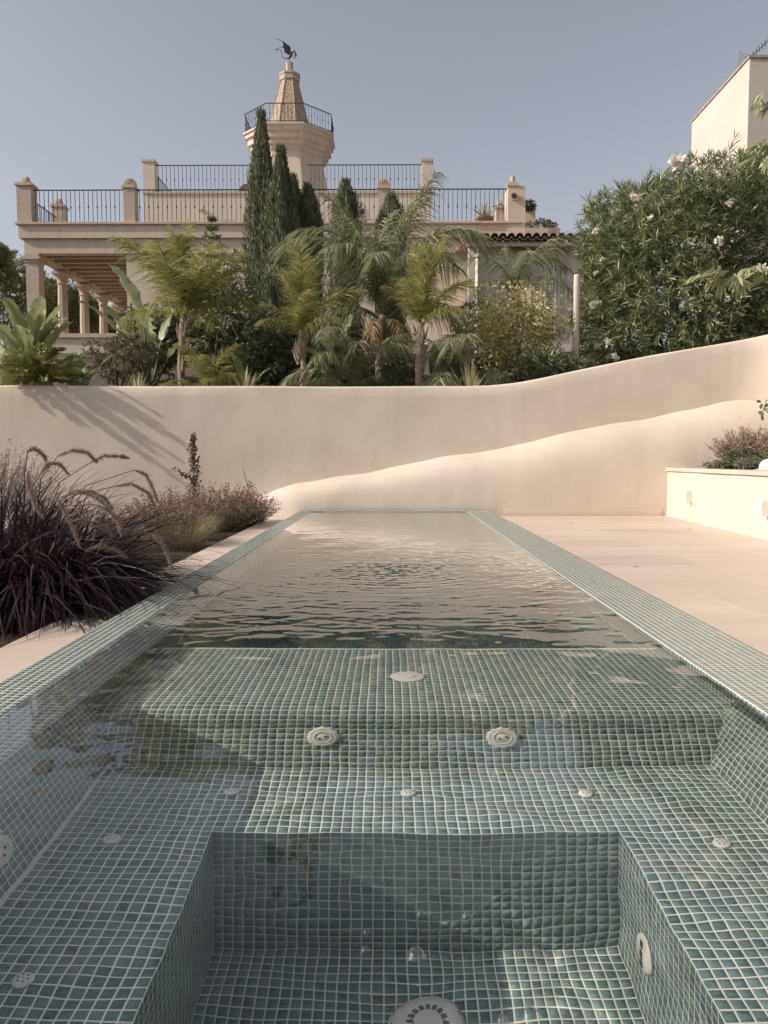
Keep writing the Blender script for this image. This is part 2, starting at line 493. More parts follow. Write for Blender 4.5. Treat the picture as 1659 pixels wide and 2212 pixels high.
# which tiles show largest in the picture (through the water)
C = np.array([t[0][:] for t in TILES]); UU = np.array([t[1][:] for t in TILES]); VV = np.array([t[2][:] for t in TILES]); NN = np.array([t[3][:] for t in TILES])
flat = np.array([t[4] in ("bench", "foot_well", "backrest", "coping", "shelf") for t in TILES])
hw = EYE.z - WATER_Z
dep = np.maximum(WATER_Z - C[:, 2], 0.0)
Rh = np.hypot(C[:, 0], C[:, 1])
lo, hi = np.zeros(len(C)), np.full(len(C), 1.5607)
for _ in range(40):
    th = (lo+hi)/2
    r = hw*np.tan(th) + dep*np.tan(np.arcsin(np.sin(th)/1.2))
    lo, hi = np.where(r < Rh, th, lo), np.where(r < Rh, hi, th)
th = (lo+hi)/2
phi = np.arctan2(C[:, 0], C[:, 1])
D = np.stack([np.sin(th)*np.sin(phi), np.sin(th)*np.cos(phi), -np.cos(th)], 1)
Dc = D @ np.array(R_CAM)
sx, sy = Dc[:, 0]/-Dc[:, 2]*1710, -Dc[:, 1]/-Dc[:, 2]*1710
inside = (np.abs(sx) < 815) & (np.abs(sy) < 1090) & (C[:, 1] > 0.5)
facing = np.abs((D*NN).sum(1))
score = np.where(inside & flat & ((D*NN).sum(1) < 0), facing/(Rh**2+1.2), 0)
big = set(np.argsort(-score)[:300].tolist())

def tile_geometry(c, u, v, n, jit):
    t, e = 0.0005, 0.96
    nn = n + jit
    top = [c + u*a*e + v*b*e + n*t + n*((u*a+v*b).dot(jit)) for a, b in ((-1,-1),(1,-1),(1,1),(-1,1))]
    bot = [c + u*a + v*b - n*0.001 for a, b in ((-1,-1),(1,-1),(1,1),(-1,1))]
    return bot + top
FC = [(4,5,6,7),(0,1,5,4),(1,2,6,5),(2,3,7,6),(3,0,4,7)]
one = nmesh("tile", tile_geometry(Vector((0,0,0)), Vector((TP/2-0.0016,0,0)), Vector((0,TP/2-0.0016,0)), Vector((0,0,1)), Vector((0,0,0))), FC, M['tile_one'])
one_wet = one.copy(); one_wet.materials[0] = M['tile_one_wet']
def tile_arrays(idx):
    c, u, v, n = C[idx], UU[idx], VV[idx], NN[idx]
    flip = ((np.cross(u, v)*n).sum(1) < 0)
    u = np.where(flip[:, None], -u, u)
    j = RNG.normal(0, 0.004, c.shape)
    out = []
    for a, b in ((-1,-1),(1,-1),(1,1),(-1,1)): out.append(c + u*a + v*b - n*0.001)
    for a, b in ((-1,-1),(1,-1),(1,1),(-1,1)):
        q = u*a*0.96 + v*b*0.96
        out.append(c + q + n*(0.0005 + (q*j).sum(1))[:, None])
    vs = np.stack(out, 1).reshape(-1, 3)
    base = (np.arange(len(idx))*8)[:, None, None]
    return vs, (np.array(FC)[None] + base).reshape(-1, 4)
rest = np.array([i for i in range(len(TILES)) if i not in big])
vs, fs = tile_arrays(rest)
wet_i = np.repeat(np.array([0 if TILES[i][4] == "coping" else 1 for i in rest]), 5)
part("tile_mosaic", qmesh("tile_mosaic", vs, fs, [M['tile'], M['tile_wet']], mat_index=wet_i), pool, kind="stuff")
for i in sorted(big):
    c, u, v, n, z = TILES[i]
    ux, nz = u.normalized(), n
    vy = nz.cross(ux)
    mw = Matrix(((ux.x, vy.x, nz.x, c.x), (ux.y, vy.y, nz.y, c.y), (ux.z, vy.z, nz.z, c.z), (0,0,0,1)))
    su, sv = u.length/(TP/2-0.0016), v.length/(TP/2-0.0016)
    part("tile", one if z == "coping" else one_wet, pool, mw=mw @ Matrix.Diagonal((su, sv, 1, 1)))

# water: one sheet with real ripples
m, nt, N, L, pb = newmat("pool_water")
pb.inputs["Base Color"].default_value = (0.97, 1.0, 1.0, 1)
pb.inputs["Roughness"].default_value = 0.0
pb.inputs["IOR"].default_value = 1.2
pb.inputs["Transmission Weight"].default_value = 1.0
pb.inputs["Coat Weight"].default_value = 1.0
pb.inputs["Coat Roughness"].default_value = 0.0
pb.inputs["Coat IOR"].default_value = 1.2
M['water'] = m

rw = np.random.default_rng(5)
def wave_sum(X, Y, n, l0, l1, spread, amp):
    h = np.zeros_like(X)
    for _ in range(n):
        lam = math.exp(rw.uniform(math.log(l0), math.log(l1)))
        a = math.pi/2 + rw.normal(0, spread)
        k = 2*math.pi/lam
        h += amp*(lam**1.1) * np.cos(k*(X*math.cos(a) + Y*math.sin(a)) + rw.uniform(0, 6.28))
    return h/math.sqrt(n)
def water_h(X, Y):
    calm = wave_sum(X, Y, 18, 0.10, 0.6, 1.6, 0.0042) + wave_sum(X, Y, 26, 0.06, 0.14, 1.6, 0.0022)
    deep = wave_sum(X, Y, 60, 0.035, 0.19, 0.5, 0.021) + wave_sum(X, Y, 24, 0.04, 0.3, 1.2, 0.006)
    fine = wave_sum(X, Y, 26, 0.03, 0.09, 1.4, 0.018)
    r = np.hypot(X-0.0, (Y-4.9))
    jet = np.exp(-(r/0.45)**2)
    ring = np.cos(2*math.pi*r/0.085)*np.exp(-r/0.7)*0.0011
    t = np.clip((Y-2.85)/0.45, 0, 1); t = t*t*(3-2*t)
    far = np.clip((Y-3.6)/4.2, 0, 1)**0.8
    patch = 0.75 + 0.35*np.sin(X*2.1+1.0)*np.sin(Y*1.3+0.4)
    side = np.clip((X - XL + 0.02)/0.14, 0.03, 1)
    wet = np.clip((X - XL + 0.06)/0.12, 0.1, 1)
    h = calm*(1-0.5*t)*wet + side*t*(deep*(1-0.86*far)*patch*0.42 + ring + fine*(0.32 + 3.2*jet)*(1-0.85*far))
    return h
xs = np.linspace(XL-0.20, XR+0.006, 176)
ys = np.concatenate([np.linspace(Y_NEAR+0.02, 3.2, 300), np.linspace(3.2, 6.6, 380)[1:], np.linspace(6.6, Y_END+0.006, 260)[1:]])
GX, GY = np.meshgrid(xs, ys)
H = water_h(GX, GY)
V = np.stack([GX, GY, WATER_Z + H], -1).reshape(-1, 3)
nx = len(xs); ny = len(ys)
I = (np.arange(ny-1)[:, None]*nx + np.arange(nx-1)[None]).ravel()
Q = np.stack([I, I+1, I+nx+1, I+nx], 1)
RECEIVE = False
water = bpy.data.objects.new("water", qmesh("water", V, Q, M['water'], smooth=True))
link(water); tag(water, "clear rippled water filling the mosaic pool", "water", kind="structure")
water.cycles.is_caustics_caster = True

# ------------------------------------------------------------------ ground
def lerp_table(tab, v):
    xs_, ys_ = zip(*tab); return float(np.interp(v, xs_, ys_))

UP_Y = 11.05                                     # front face of the tall garden wall
TOP_TAB = [(WX(px, UP_Y), W(px, py, UP_Y).z) for px, py in
           ((-900,826),(0,832),(500,834),(1000,834),(1060,832),(1120,825),(1180,813),(1240,800),(1400,768),(1659,722),(1900,684))]
SH_TAB = [(WX(px, UP_Y), W(px, py, UP_Y).z) for px, py in
          ((-500,1128),(300,1112),(420,1095),(500,1086),(560,1072),(640,1046),(720,1030),(850,1009),(950,988),(1080,966),(1200,941),(1300,919),(1440,893),(1560,868),(1659,847),(1900,800))]
def wall_top(x): return lerp_table(TOP_TAB, x)
def shoulder_top(x): return lerp_table(SH_TAB, x)

def ground_z(x, y):
    if y < 11.15: return -0.13
    base = wall_top(x) - 0.16
    t = min(max((y-11.3)/9.0, 0), 1)
    return base + (3.3 - base)*t*t*(3-2*t)

gxs = sorted(set([-3000, -400, -60, -30, -20] + [round(-14 + i*0.5, 3) for i in range(48)] + [XL-CW+0.01, XR+CW-0.01] + [12, 20, 40, 400, 3000]))
gys = [-3000, -300, -20, -2, Y_NEAR, 2, 4, 6, 8, 9.5, Y_END+CW-0.01, 11.12, 11.2, 11.8, 12.5, 13.5, 15, 17, 19, 21, 24, 30, 60, 400, 4000]
gv = [(x, y, ground_z(x, y)) for y in gys for x in gxs]
gf = []
for j in range(len(gys)-1):
    for i in range(len(gxs)-1):
        cx_, cy_ = (gxs[i]+gxs[i+1])/2, (gys[j]+gys[j+1])/2
        if XL-CW < cx_ < XR+CW and Y_NEAR < cy_ < Y_END+CW: continue
        a = j*len(gxs)+i
        gf.append((a, a+1, a+1+len(gxs), a+len(gxs)))
g_ = solo("ground", nmesh("ground", gv, gf, M['soil']), "dark garden soil of the planting beds", "ground", kind="structure")

# stone paving: every slab its own piece
def slab_mat():
    m, nt, N, L, b = newmat("limestone_slab")
    p = wpos(nt); oi = N.new("ShaderNodeObjectInfo")
    mp = N.new("ShaderNodeMapping"); L.new(p, mp.inputs[0]); mp.inputs["Scale"].default_value = (0.7, 2.6, 1)
    n1 = noise_node(nt, 1.1, 6, mp.outputs[0], 0.62)
    col = ramp(nt, n1.outputs[0], [(0.3, (0.565,0.46,0.38)), (0.7, (0.655,0.55,0.46))]).outputs[0]
    tint = ramp(nt, oi.outputs["Random"], [(0.0, (0.87,0.87,0.885)), (1.0, (1.05,1.04,1.01))]).outputs[0]
    col = mixc(nt, 1.0, col, tint, 'MULTIPLY')
    n2 = noise_node(nt, 14, 4, p)
    col = mixc(nt, ramp(nt, n2.outputs[0], [(0.62, (0,0,0,1)), (0.75, (0.28,0.28,0.28,1))]).outputs[0], col, (0.46,0.38,0.31))
    L.new(col, b.inputs["Base Color"]); b.inputs["Roughness"].default_value = 0.5; b.inputs["Specular IOR Level"].default_value = 0.35
    add_bump(nt, b, noise_node(nt, 40, 5, p).outputs[0], 0.06, 0.003)
    return m
M['slab'] = slab_mat()
M['joint'] = plain("slab_joint", (0.52,0.435,0.36,1), 0.9)
def slabs(parent, x0, x1, y0, y1, sx, sy, offset_rows):
    j, y = 0, y0
    g = 0.0011
    while y < y1 - 0.02:
        ye = min(y+sy, y1)
        x = x0 - (sx*0.5 if (offset_rows and j % 2) else 0.0)
        while x < x1 - 0.02:
            xa, xb = max(x, x0), min(x+sx, x1)
            dz = random.uniform(-0.0003, 0.0003)
            part("slab", MB().box((xa+g, y+g, DECK_Z-0.035), (xb-g, ye-g, DECK_Z+dz), 0.0004).mesh("slab", M['slab']), parent)
            x += sx
        y = ye; j += 1
tb = solo("terrace_paving", MB().box((XR+CW+0.003, -1.5, DECK_Z-0.04), (6.2, 10.74, DECK_Z-0.006)).mesh("paving_bed", M['joint']), "pale limestone terrace to the side of the pool", "paving", kind="structure")
slabs(tb, XR+CW+0.004, 3.86, -1.5, 10.735, 0.96, 0.60, True)
eb = solo("pool_edge_paving", MB().box((-1.583, -1.5, DECK_Z-0.04), (XL-CW-0.003, 10.74, DECK_Z-0.006)).mesh("edge_bed", M['joint']), "single row of limestone slabs along the planted side of the pool", "paving", kind="structure")
slabs(eb, -1.585, XL-CW-0.004, -1.5, 10.735, 0.6, 1.18, False)

# ------------------------------------------------------------------ tall wall behind the pool, with its rounded lower wall
def wave(x, z, s=1.0):
    return s*(0.006*math.sin(1.3*x+0.4)+0.003*math.sin(3.1*x+2.1*z)+0.003*math.sin(2.6*z+0.9*x+1.0)+0.0012*math.sin(7.3*x-3.0*z))
path = [(x, UP_Y) for x in np.arange(-14, 4.7, 0.16)] + [(4.8, 11.04), (5.0, 11.0), (5.2, 10.92), (5.38, 10.78), (5.52, 10.6), (5.62, 10.38), (5.68, 10.1), (5.7, 9.7), (5.7, 7.0), (5.7, 2.0)]
nz_ = 16
v, f = [], []
for i, (x, y) in enumerate(path):
    zt = wall_top(min(x + max(0, 11.05-y)*0.5, 8))
    a = path[min(i+1, len(path)-1)]; c = path[max(i-1, 0)]
    t = Vector((a[0]-c[0], a[1]-c[1], 0)).normalized(); n = Vector((t.y, -t.x, 0))
    row = [(0.0, -0.3 + (zt-0.035+0.3)*k/nz_) for k in range(nz_+1)] + [(-0.010, zt-0.012), (-0.035, zt), (-0.27, zt), (-0.30, zt-0.03), (-0.30, -0.3)]
    for k, (o, z) in enumerate(row):
        q = Vector((x, y, z)) + n*(o + (wave(x, z) if k <= nz_ else 0))
        v.append(q + Vector((0, 0, 0.004*math.sin(x*2.3) if k >= nz_ and k < nz_+4 else 0)))
nr = nz_ + 6
for i in range(len(path)-1):
    for k in range(nr-1):
        f.append((i*nr+k, (i+1)*nr+k, (i+1)*nr+k+1, i*nr+k+1))
gw = nmesh("garden_wall", v, f, M['wall'], True)
solo("garden_wall", gw, "tall cream plaster wall behind the pool, its top rising towards the oleander", "wall")

v, f = [], []
lx = np.arange(-6.0, 5.66, 0.09)
prof_n = 22
for x in lx:
    zt = shoulder_top(x) + 0.012*math.sin(3.1*x) + 0.006*math.sin(8.2*x+1)
    hgt = max(0.05, zt + 0.10)
    depth = min(0.36, max(0.06, hgt*0.8))
    yf = UP_Y - depth
    row = [(yf, -0.30)]
    for k in range(prof_n-1):
        q = k/(prof_n-2)
        u = 1-(1-q)**1.5                                   # points crowd towards the rounded top
        row.append((yf + depth*1.05*(0.36*u**2.4 + 0.64*u**8), zt - hgt*(1-u)))
    for k, (yy, zz) in enumerate(row):
        lump = 0.006*math.sin(9*x+3*zz)+0.004*math.sin(17*x-6*zz+1)+0.003*math.sin(31*x+5*zz)
        v.append((x, yy + wave(x+5, zz, 0.8) + lump*0.22, zz + (0.25*lump if k > 6 else 0)))
for i in range(len(lx)-1):
    for k in range(prof_n-1):
        f.append((i*prof_n+k, (i+1)*prof_n+k, (i+1)*prof_n+k+1, i*prof_n+k+1))
low = solo("sloping_lower_wall", nmesh("sloping_lower_wall", v, f, M['wall'], True), "thick cream plaster buttress with rounded top sloping up behind the pool end", "wall")
M['band'] = plaster("patched_plaster", (0.50,0.40,0.315), (0.56,0.455,0.36), (0.46,0.37,0.29), scale=1.4, bump=0.2)
bx0, bx1 = WX(1083, 10.75), WX(1428, 10.75)
bandv, bandf = [], []
nb = 60
for i in range(nb+1):
    x = bx0 + (bx1-bx0)*i/nb
    y = UP_Y - 0.36 + wave(x+5, 0, 0.8) - 0.008
    zt = 0.012 + 0.003*math.sin(5*x)
    bandv += [(x, y, DECK_Z-0.01), (x, y, zt-0.004), (x, y+0.01, zt)]
for i in range(nb):
    a = i*3
    bandf += [(a, a+3, a+4, a+1), (a+1, a+4, a+5, a+2)]
part("skirting_patch", nmesh("skirting_patch", bandv, bandf, M['band'], True), low)

# raised planter at the terrace's far side
planter = thing("raised_planter", "low bright cream planter wall with a thin stone cap and two step lights", "planter", (3.8, 9.0, DECK_Z))
pz = 0.575
def px_at(y): return 3.585 + (y-7.5)*0.048
v, f = [], []
ny_ = 50
for i in range(ny_+1):
    y = -1.0 + (10.9+1.0)*i/ny_
    x = px_at(y)
    for k in range(9):
        z = -0.13 + (pz-0.05+0.13)*k/8
        v.append((x + 0.004*math.sin(2.2*y+z*3)+0.003*math.sin(5*y+1), y, z))
for i in range(ny_):
    for k in range(8):
        a = i*9+k
        f.append((a, a+9, a+10, a+1))
part("wall_face", nmesh("wall_face", v, f, M['white'], True), planter)
b = MB()
for i in range(9):
    y0, y1 = -1.0 + i*1.315, -1.0 + (i+1)*1.315 - 0.003
    x0, x1 = px_at(y0), px_at(y1)
    cz0, cz1 = pz-0.05, pz-0.008
    if i == 8: y1 = 10.83
    me = MB().add([(x0-0.028,y0,cz0),(x1-0.028,y1,cz0),(x1+0.25,y1,cz0),(x0+0.25,y0,cz0),(x0-0.028,y0,cz1-0.004),(x1-0.028,y1,cz1-0.004),(x1+0.25,y1,cz1),(x0+0.25,y0,cz1),(x0-0.024,y0,cz1),(x1-0.024,y1,cz1)],
                  [(3,2,1,0),(0,1,5,4),(4,5,9,8),(8,9,6,7),(1,2,6,9,5),(3,0,4,8,7),(2,3,7,6)]).mesh("cap_stone", M['slab'])
    part("cap_stone", me, planter)
part("soil", MB().box((3.84, -1, 0.3), (6.3, 10.86, pz-0.04)).mesh("soil", M['soil']), planter)

def step_light(y, z, label):
    x = px_at(y)
    t = thing("step_light", label, "light", (x, y, z), "step lights on the planter wall")
    part("back_box", MB().box((x-0.012, y-0.055, z-0.075), (x+0.01, y+0.055, z+0.075), 0.003).mesh("back_box", M['fitting']), t)
    part("hood", MB().box((x-0.075, y-0.055, z+0.03), (x-0.012, y+0.055, z+0.075), 0.003).box((x-0.075, y-0.055, z-0.075), (x-0.012, y-0.02, z+0.0295), 0.002).mesh("hood", M['fitting']), t)
p1 = W(1464, 1072, 9.75); p2 = W(1651, 1097, 7.55)
step_light(9.75, p1.z, "small cream step light nearer the corner of the planter wall")
step_light(7.55, p2.z, "small cream step light cut by the picture's edge on the planter wall")

# ------------------------------------------------------------------ villa
HY = 24.0
M['roof_tile'] = plain("weathered_clay_tile", (0.26,0.195,0.15,1), 0.85, c2=(0.44,0.36,0.29,1), scale=7, bump=0.4)
M['shadow_glass'] = plain("window_glass", (0.03,0.035,0.04,1), 0.08, 0.0, 0.6)
M['shutter'] = plain("white_shutter_paint", (0.66,0.60,0.52,1), 0.5)
M['terracotta'] = plain("terracotta", (0.33,0.17,0.11,1), 0.8, c2=(0.42,0.24,0.16,1))
M['spire'] = None
def spire_mat():
    m, nt, N, L, b = newmat("rough_stone_cladding")
    p = wpos(nt)
    vo = N.new("ShaderNodeTexVoronoi"); vo.inputs["Scale"].default_value = 8.5; L.new(p, vo.inputs["Vector"])
    col = ramp(nt, vo.outputs["Color"], [(0.0, (0.34,0.24,0.165)), (0.5, (0.40,0.30,0.21)), (1.0, (0.46,0.35,0.25))]).outputs[0]
    vd = N.new("ShaderNodeTexVoronoi"); vd.feature = 'DISTANCE_TO_EDGE'; vd.inputs["Scale"].default_value = 8.5; L.new(p, vd.inputs["Vector"])
    e = ramp(nt, vd.outputs["Distance"], [(0.0, (0,0,0,1)), (0.12, (1,1,1,1))]).outputs[0]
    L.new(mixc(nt, e, (0.44,0.36,0.27), col), b.inputs["Base Color"])
    b.inputs["Roughness"].default_value = 0.95
    add_bump(nt, b, e, 0.6, 0.03)
    return m
M['spire'] = spire_mat()

def bxp(px0, py0, px1, py1, Y, depth, ch=0.0):
    a, c = W(px0, py0, Y), W(px1, py1, Y)
    return MB().box((WX(px0, Y), Y, WZ(py1, Y)), (WX(px1, Y), Y+depth, WZ(py0, Y)), ch)

villa = thing("villa", "large sand coloured villa with a columned porch and roof terraces", "house", (-3.5, 26, 3.3))
part("wall", bxp(282, 545, 1120, 900, HY+0.14, 10).mesh("wall", M['house']), villa)
part("frieze", bxp(66, 512, 1118, 546, HY+0.06, 0.30).mesh("frieze", M['house']), villa)
slab_z0, slab_z1 = WZ(513, HY), WZ(481, HY)
XA, XB = WX(52, HY), WX(1118, HY)
part("terrace_slab", MB().box((XA+0.05, HY-0.03, slab_z0), (XB, HY+11, slab_z1-0.05)).mesh("terrace_slab", M['house']), villa)
part("slab_edge_cap", MB().box((XA-0.02, HY-0.10, slab_z1-0.05), (XB+0.02, HY+11, slab_z1+0.02), 0.01).mesh("slab_edge_cap", M['stone_trim']), villa)
fz = WZ(545, HY)
# porch: side beam, ceiling, rafters, columns, parapet
PXL = WX(66, HY); PXR = WX(282, HY)
part("side_beam", MB().box((PXL, HY+0.36, fz), (PXL+0.34, HY+9.6, slab_z0)).mesh("side_beam", M['house']), villa)
part("porch_ceiling", MB().box((PXL+0.34, HY+0.36, slab_z0-0.10), (PXR+0.2, HY+9.6, slab_z0-0.04)).mesh("porch_ceiling", M['house']), villa)
for k in range(14):
    y = HY + 0.75 + k*0.58
    part("rafter", MB().box((PXL+0.34, y, fz+0.04), (PXR+0.14, y+0.13, slab_z0-0.10)).mesh("rafter", M['stone_trim']), villa)
part("porch_end_wall", MB().box((PXL-0.4, HY+9.3, 2.8), (PXL+0.9, HY+9.6, 4.6)).mesh("porch_end_wall", M['house']), villa)
zc0 = WZ(722, HY)
cxx = PXL + 0.19
me = MB().box((PXL+0.0, HY+0.06, 2.9), (PXL+0.38, HY+0.44, fz-0.26)).box((PXL-0.03, HY+0.03, fz-0.26), (PXL+0.41, HY+0.47, fz-0.18)).box((PXL-0.07, HY-0.01, fz-0.18), (PXL+0.45, HY+0.51, fz-0.10)).box((PXL-0.02, HY+0.04, fz-0.10), (PXL+0.40, HY+0.46, fz)).mesh("corner_pier", M['stone_trim'])
part("corner_pier", me, villa)
for k in range(4):
    y = HY + 2.25 + k*1.85
    shaft = MB().lathe([(0.17,0),(0.165,1.0),(0.145,fz-zc0-0.50),(0.145,fz-zc0-0.45)], (cxx, y, zc0), 20, 0, 0.06).mesh("column_shaft", M['stone_trim'])
    col = part("column", shaft, villa)
    part("capital", MB().lathe([(0.15,0),(0.18,0.03),(0.15,0.06),(0.16,0.14),(0.24,0.28),(0.25,0.30)], (cxx, y, fz-0.45), 12).box((cxx-0.25, y-0.25, fz-0.15), (cxx+0.25, y+0.25, fz-0.06)).box((cxx-0.2, y-0.2, fz-0.06), (cxx+0.2, y+0.2, fz)).mesh("capital", M['stone_trim']), col)
    part("plinth", MB().box((cxx-0.22, y-0.22, zc0-0.9), (cxx+0.22, y+0.22, zc0)).mesh("plinth", M['stone_trim']), col)
part("porch_parapet", bxp(97, 728, 284, 900, HY+0.12, 0.25).mesh("porch_parapet", M['house']), villa)
part("parapet_cap", bxp(96, 719, 285, 728, HY+0.05, 0.40).mesh("parapet_cap", M['stone_trim']), villa)
part("side_parapet", MB().box((PXL+0.05, HY+0.5, 2.8), (PXL+0.30, HY+9.3, zc0-0.06)).mesh("side_parapet", M['house']), villa)
part("porch_floor", MB().box((PXL+0.3, HY+0.4, 3.2), (PXR+0.14, HY+9.6, 3.4)).mesh("porch_floor", M['deck']), villa)
# windows of the facade (mostly behind the cypresses)
for (a, b_, c, d) in ((541, 572, 600, 700), (708, 560, 760, 690)):
    w = part("window", bxp(a, b_, c, d, HY+0.11, 0.06).mesh("window", M['shutter']), villa)
    part("pane", bxp(a+6, b_+6, c-6, d-4, HY+0.09, 0.04).mesh("pane", M['shadow_glass']), w)

def shell(mb, x, y, z, w, h, side=False):
    """fan-shaped shell, ribs proud of the rim"""
    n = 17
    vs, fs = [(0, -0.05, 0), (0, 0.05, 0)], []
    for k in range(n):
        a = math.pi*k/(n-1)
        rib = (k % 2 == 0)
        rr = 1.0 if rib else 0.93
        vs.append((w/2*math.cos(a)*rr, -0.075 if rib else -0.035, h*math.sin(a)*rr + 0.03))
        vs.append((w/2*math.cos(a)*rr, 0.06, h*math.sin(a)*rr + 0.03))
    for k in range(n-1):
        a, b_ = 2+2*k, 4+2*k
        fs += [(0, a, b_), (1, b_+1, a+1), (a, a+1, b_+1, b_)]
    if side: vs = [(p[1], p[0], p[2]) for p in vs]
    mb.add([(x+p[0], y+p[1], z+p[2]) for p in vs], fs)
    return mb

def post(parent, px, Y, py_top, py_base, half, side, shell_on=True, xfix=None):
    x = WX(px, Y) if xfix is None else xfix
    z0, z1 = slab_z1+0.02, WZ(py_top, Y)
    p_ = part("pillar", MB().box((x-half, Y, z0), (x+half, Y+2*half, z1-0.10)).mesh("pillar", M['stone_trim']), parent)
    part("pillar_cap", MB().box((x-half-0.04, Y-0.04, z1-0.10), (x+half+0.04, Y+2*half+0.04, z1-0.045)).box((x-half-0.015, Y-0.015, z1-0.045), (x+half+0.015, Y+2*half+0.015, z1)).mesh("pillar_cap", M['stone_trim']), p_)
    if shell_on:
        part("shell_finial", shell(MB(), x, Y+half, z1, 0.36, 0.20, side).mesh("shell_finial", M['stone_trim']), p_)
post(villa, 68, HY, 391, 477, 0.215, True)
post(villa, 290.5, HY, 397, 477, 0.17, False)
post(villa, 557, HY, 397, 477, 0.17, False)
post(villa, 829, HY, 400, 477, 0.15, False)
post(villa, 0, HY+2.35, 438, 477, 0.19, True, True, WX(68, HY)+0.02)
post(villa, 1076, HY+1.6, 443, 483, 0.15, True)
# pier with round flue at the right end
px0, px1 = WX(1091, HY), WX(1128, HY)
pr = part("flue_pier", MB().box((px0, HY-0.06, WZ(517, HY)), (px1-0.0, HY+0.62, WZ(404, HY)), 0.0).mesh("flue_pier", M['house']), villa)
part("pier_cap", MB().box((px0-0.03, HY-0.09, WZ(404, HY)), (px0+0.33, HY+0.4, WZ(399, HY))).box((px0+0.02, HY-0.05, WZ(399, HY)), (px0+0.26, HY+0.3, WZ(394, HY))).mesh("pier_cap", M['stone_trim']), pr)
part("flue_pot", MB().tube([(px0+0.14, HY+0.1, WZ(394, HY)), (px0+0.16, HY+0.1, WZ(380, HY))], 0.07, 8).mesh("flue_pot", M['stone_trim']), pr)
fc = W(1110, 425, HY-0.06)
part("flue_ring", MB().tube([(fc.x, HY-0.13, fc.z), (fc.x, HY-0.02, fc.z)], 0.115, 16).mesh("flue_ring", M['stone_trim']), pr)
part("flue_hole", MB().tube([(fc.x, HY-0.135, fc.z), (fc.x, HY-0.03, fc.z)], 0.08, 16).mesh("flue_hole", M['dark_hole']), pr)

# upper storey
UY = 30.0
ux0, ux1 = WX(322, UY), WX(931, UY)
uz = WZ(415, UY)
part("upper_storey", MB().box((ux0, UY, slab_z1), (ux1, UY+7.5, uz-0.05)).mesh("upper_storey", M['white']), villa)
part("upper_cap", MB().box((ux0-0.04, UY-0.05, uz-0.05), (ux1+0.04, UY+7.5, uz+0.03)).mesh("upper_cap", M['stone_trim']), villa)
for a, b_ in ((321, 345), (910, 931)):
    x0, x1 = WX(a, UY), WX(b_, UY)
    up = part("upper_pillar", MB().box((x0, UY+0.02, uz+0.03), (x1, UY+0.42, WZ(348, UY))).mesh("upper_pillar", M['white']), villa)
    part("pillar_cap", MB().box((x0-0.04, UY-0.02, WZ(348, UY)), (x1+0.04, UY+0.46, WZ(343, UY))).mesh("pillar_cap", M['stone_trim']), up)
for px in (433, 578):
    q = W(px, 452, UY)
    part("wall_lamp", MB().box((q.x-0.09, UY-0.13, q.z-0.05), (q.x+0.09, UY, q.z+0.05), 0.02).mesh("wall_lamp", M['white']), villa)
q = W(782, 458, UY)
vn = part("vent", MB().box((q.x-0.1, UY-0.03, q.z-0.13), (q.x+0.1, UY+0.01, q.z+0.13)).mesh("vent", M['stone_trim']), villa)
part("vent_hole", MB().box((q.x-0.07, UY-0.035, q.z-0.09), (q.x+0.07, UY+0.0, q.z+0.10)).mesh("vent_hole", M['dark_hole']), vn)
for a, b_ in ((472, 512), (712, 830)):
    x0, x1 = WX(a, UY), WX(b_, UY)
    part("low_opening", MB().box((x0, UY-0.02, WZ(479, UY)), (x1, UY+0.02, WZ(474.5, UY))).mesh("low_opening", M['stone_trim']), villa)

# ------------------------------------------------------------------ railings
def bar_mesh(h, knob, r=0.0075):
    mb = MB().box((-r, -r, 0), (r, r, h))
    if knob: mb.lathe([(0.005,-0.045),(0.024,-0.02),(0.024,0.02),(0.005,0.045)], (0,0,h*0.5), 8)
    return mb.mesh("baluster", M['iron'])
BARS = {}
def railing(name, label, runs, h, spacing, group=None):
    """runs: list of (p0, p1) base points; every baluster its own part"""
    t = thing(name, label, "railing", runs[0][0], group)
    for k in (0, 1):
        if (h, k) not in BARS: BARS[(h, k)] = bar_mesh(h, k)
    for p0, p1 in runs:
        p0, p1 = Vector(p0), Vector(p1)
        d = p1-p0; n = max(1, int(d.length/spacing + 0.5))
        part("top_rail", MB().tube([p0+Vector((0,0,h)), p1+Vector((0,0,h))], 0.018, 6).mesh("top_rail", M['iron']), t)
        part("bottom_rail", MB().tube([p0+Vector((0,0,0.06)), p1+Vector((0,0,0.06))], 0.013, 6).mesh("bottom_rail", M['iron']), t)
        for i in range(1, n):
            c = p0 + d*(i/n)
            part("baluster", BARS[(h, i % 2)], t, mw=Matrix.Translation(c))
    return t
sz = slab_z1 + 0.02
rh = WZ(405, HY) - sz
def rp(px, Y, z): return (WX(px, Y), Y, z)
ry = HY + 0.16
railing("terrace_railing", "dark iron railing along the front of the lower roof terrace", [(rp(83, ry, sz), rp(279, ry, sz)), (rp(303, ry, sz), rp(546, ry, sz)), (rp(569, ry, sz), rp(818, ry, sz)), (rp(840, ry, sz), rp(1091, ry, sz))], rh, 0.135)
xs_ = WX(68, HY)
railing("side_railing", "short iron railing along the left side of the lower roof terrace", [((xs_, HY+0.45, sz), (xs_, HY+2.3, sz))], rh-0.16, 0.12)
uh = WZ(356, UY+0.2) - (uz+0.03)
railing("roof_railing", "iron railing above the upper storey between two white pillars", [(rp(345, UY+0.2, uz+0.03), rp(566, UY+0.2, uz+0.03)), (rp(667, UY+0.2, uz+0.03), rp(910, UY+0.2, uz+0.03))], uh, 0.15)
lx_, rx_ = WX(336, UY), WX(918, UY)
railing("roof_side_railing", "short iron railing running back from the left white pillar of the upper roof", [((lx_, UY+0.4, uz+0.03), (lx_, UY+3.4, uz+0.03))], uh-0.12, 0.15)
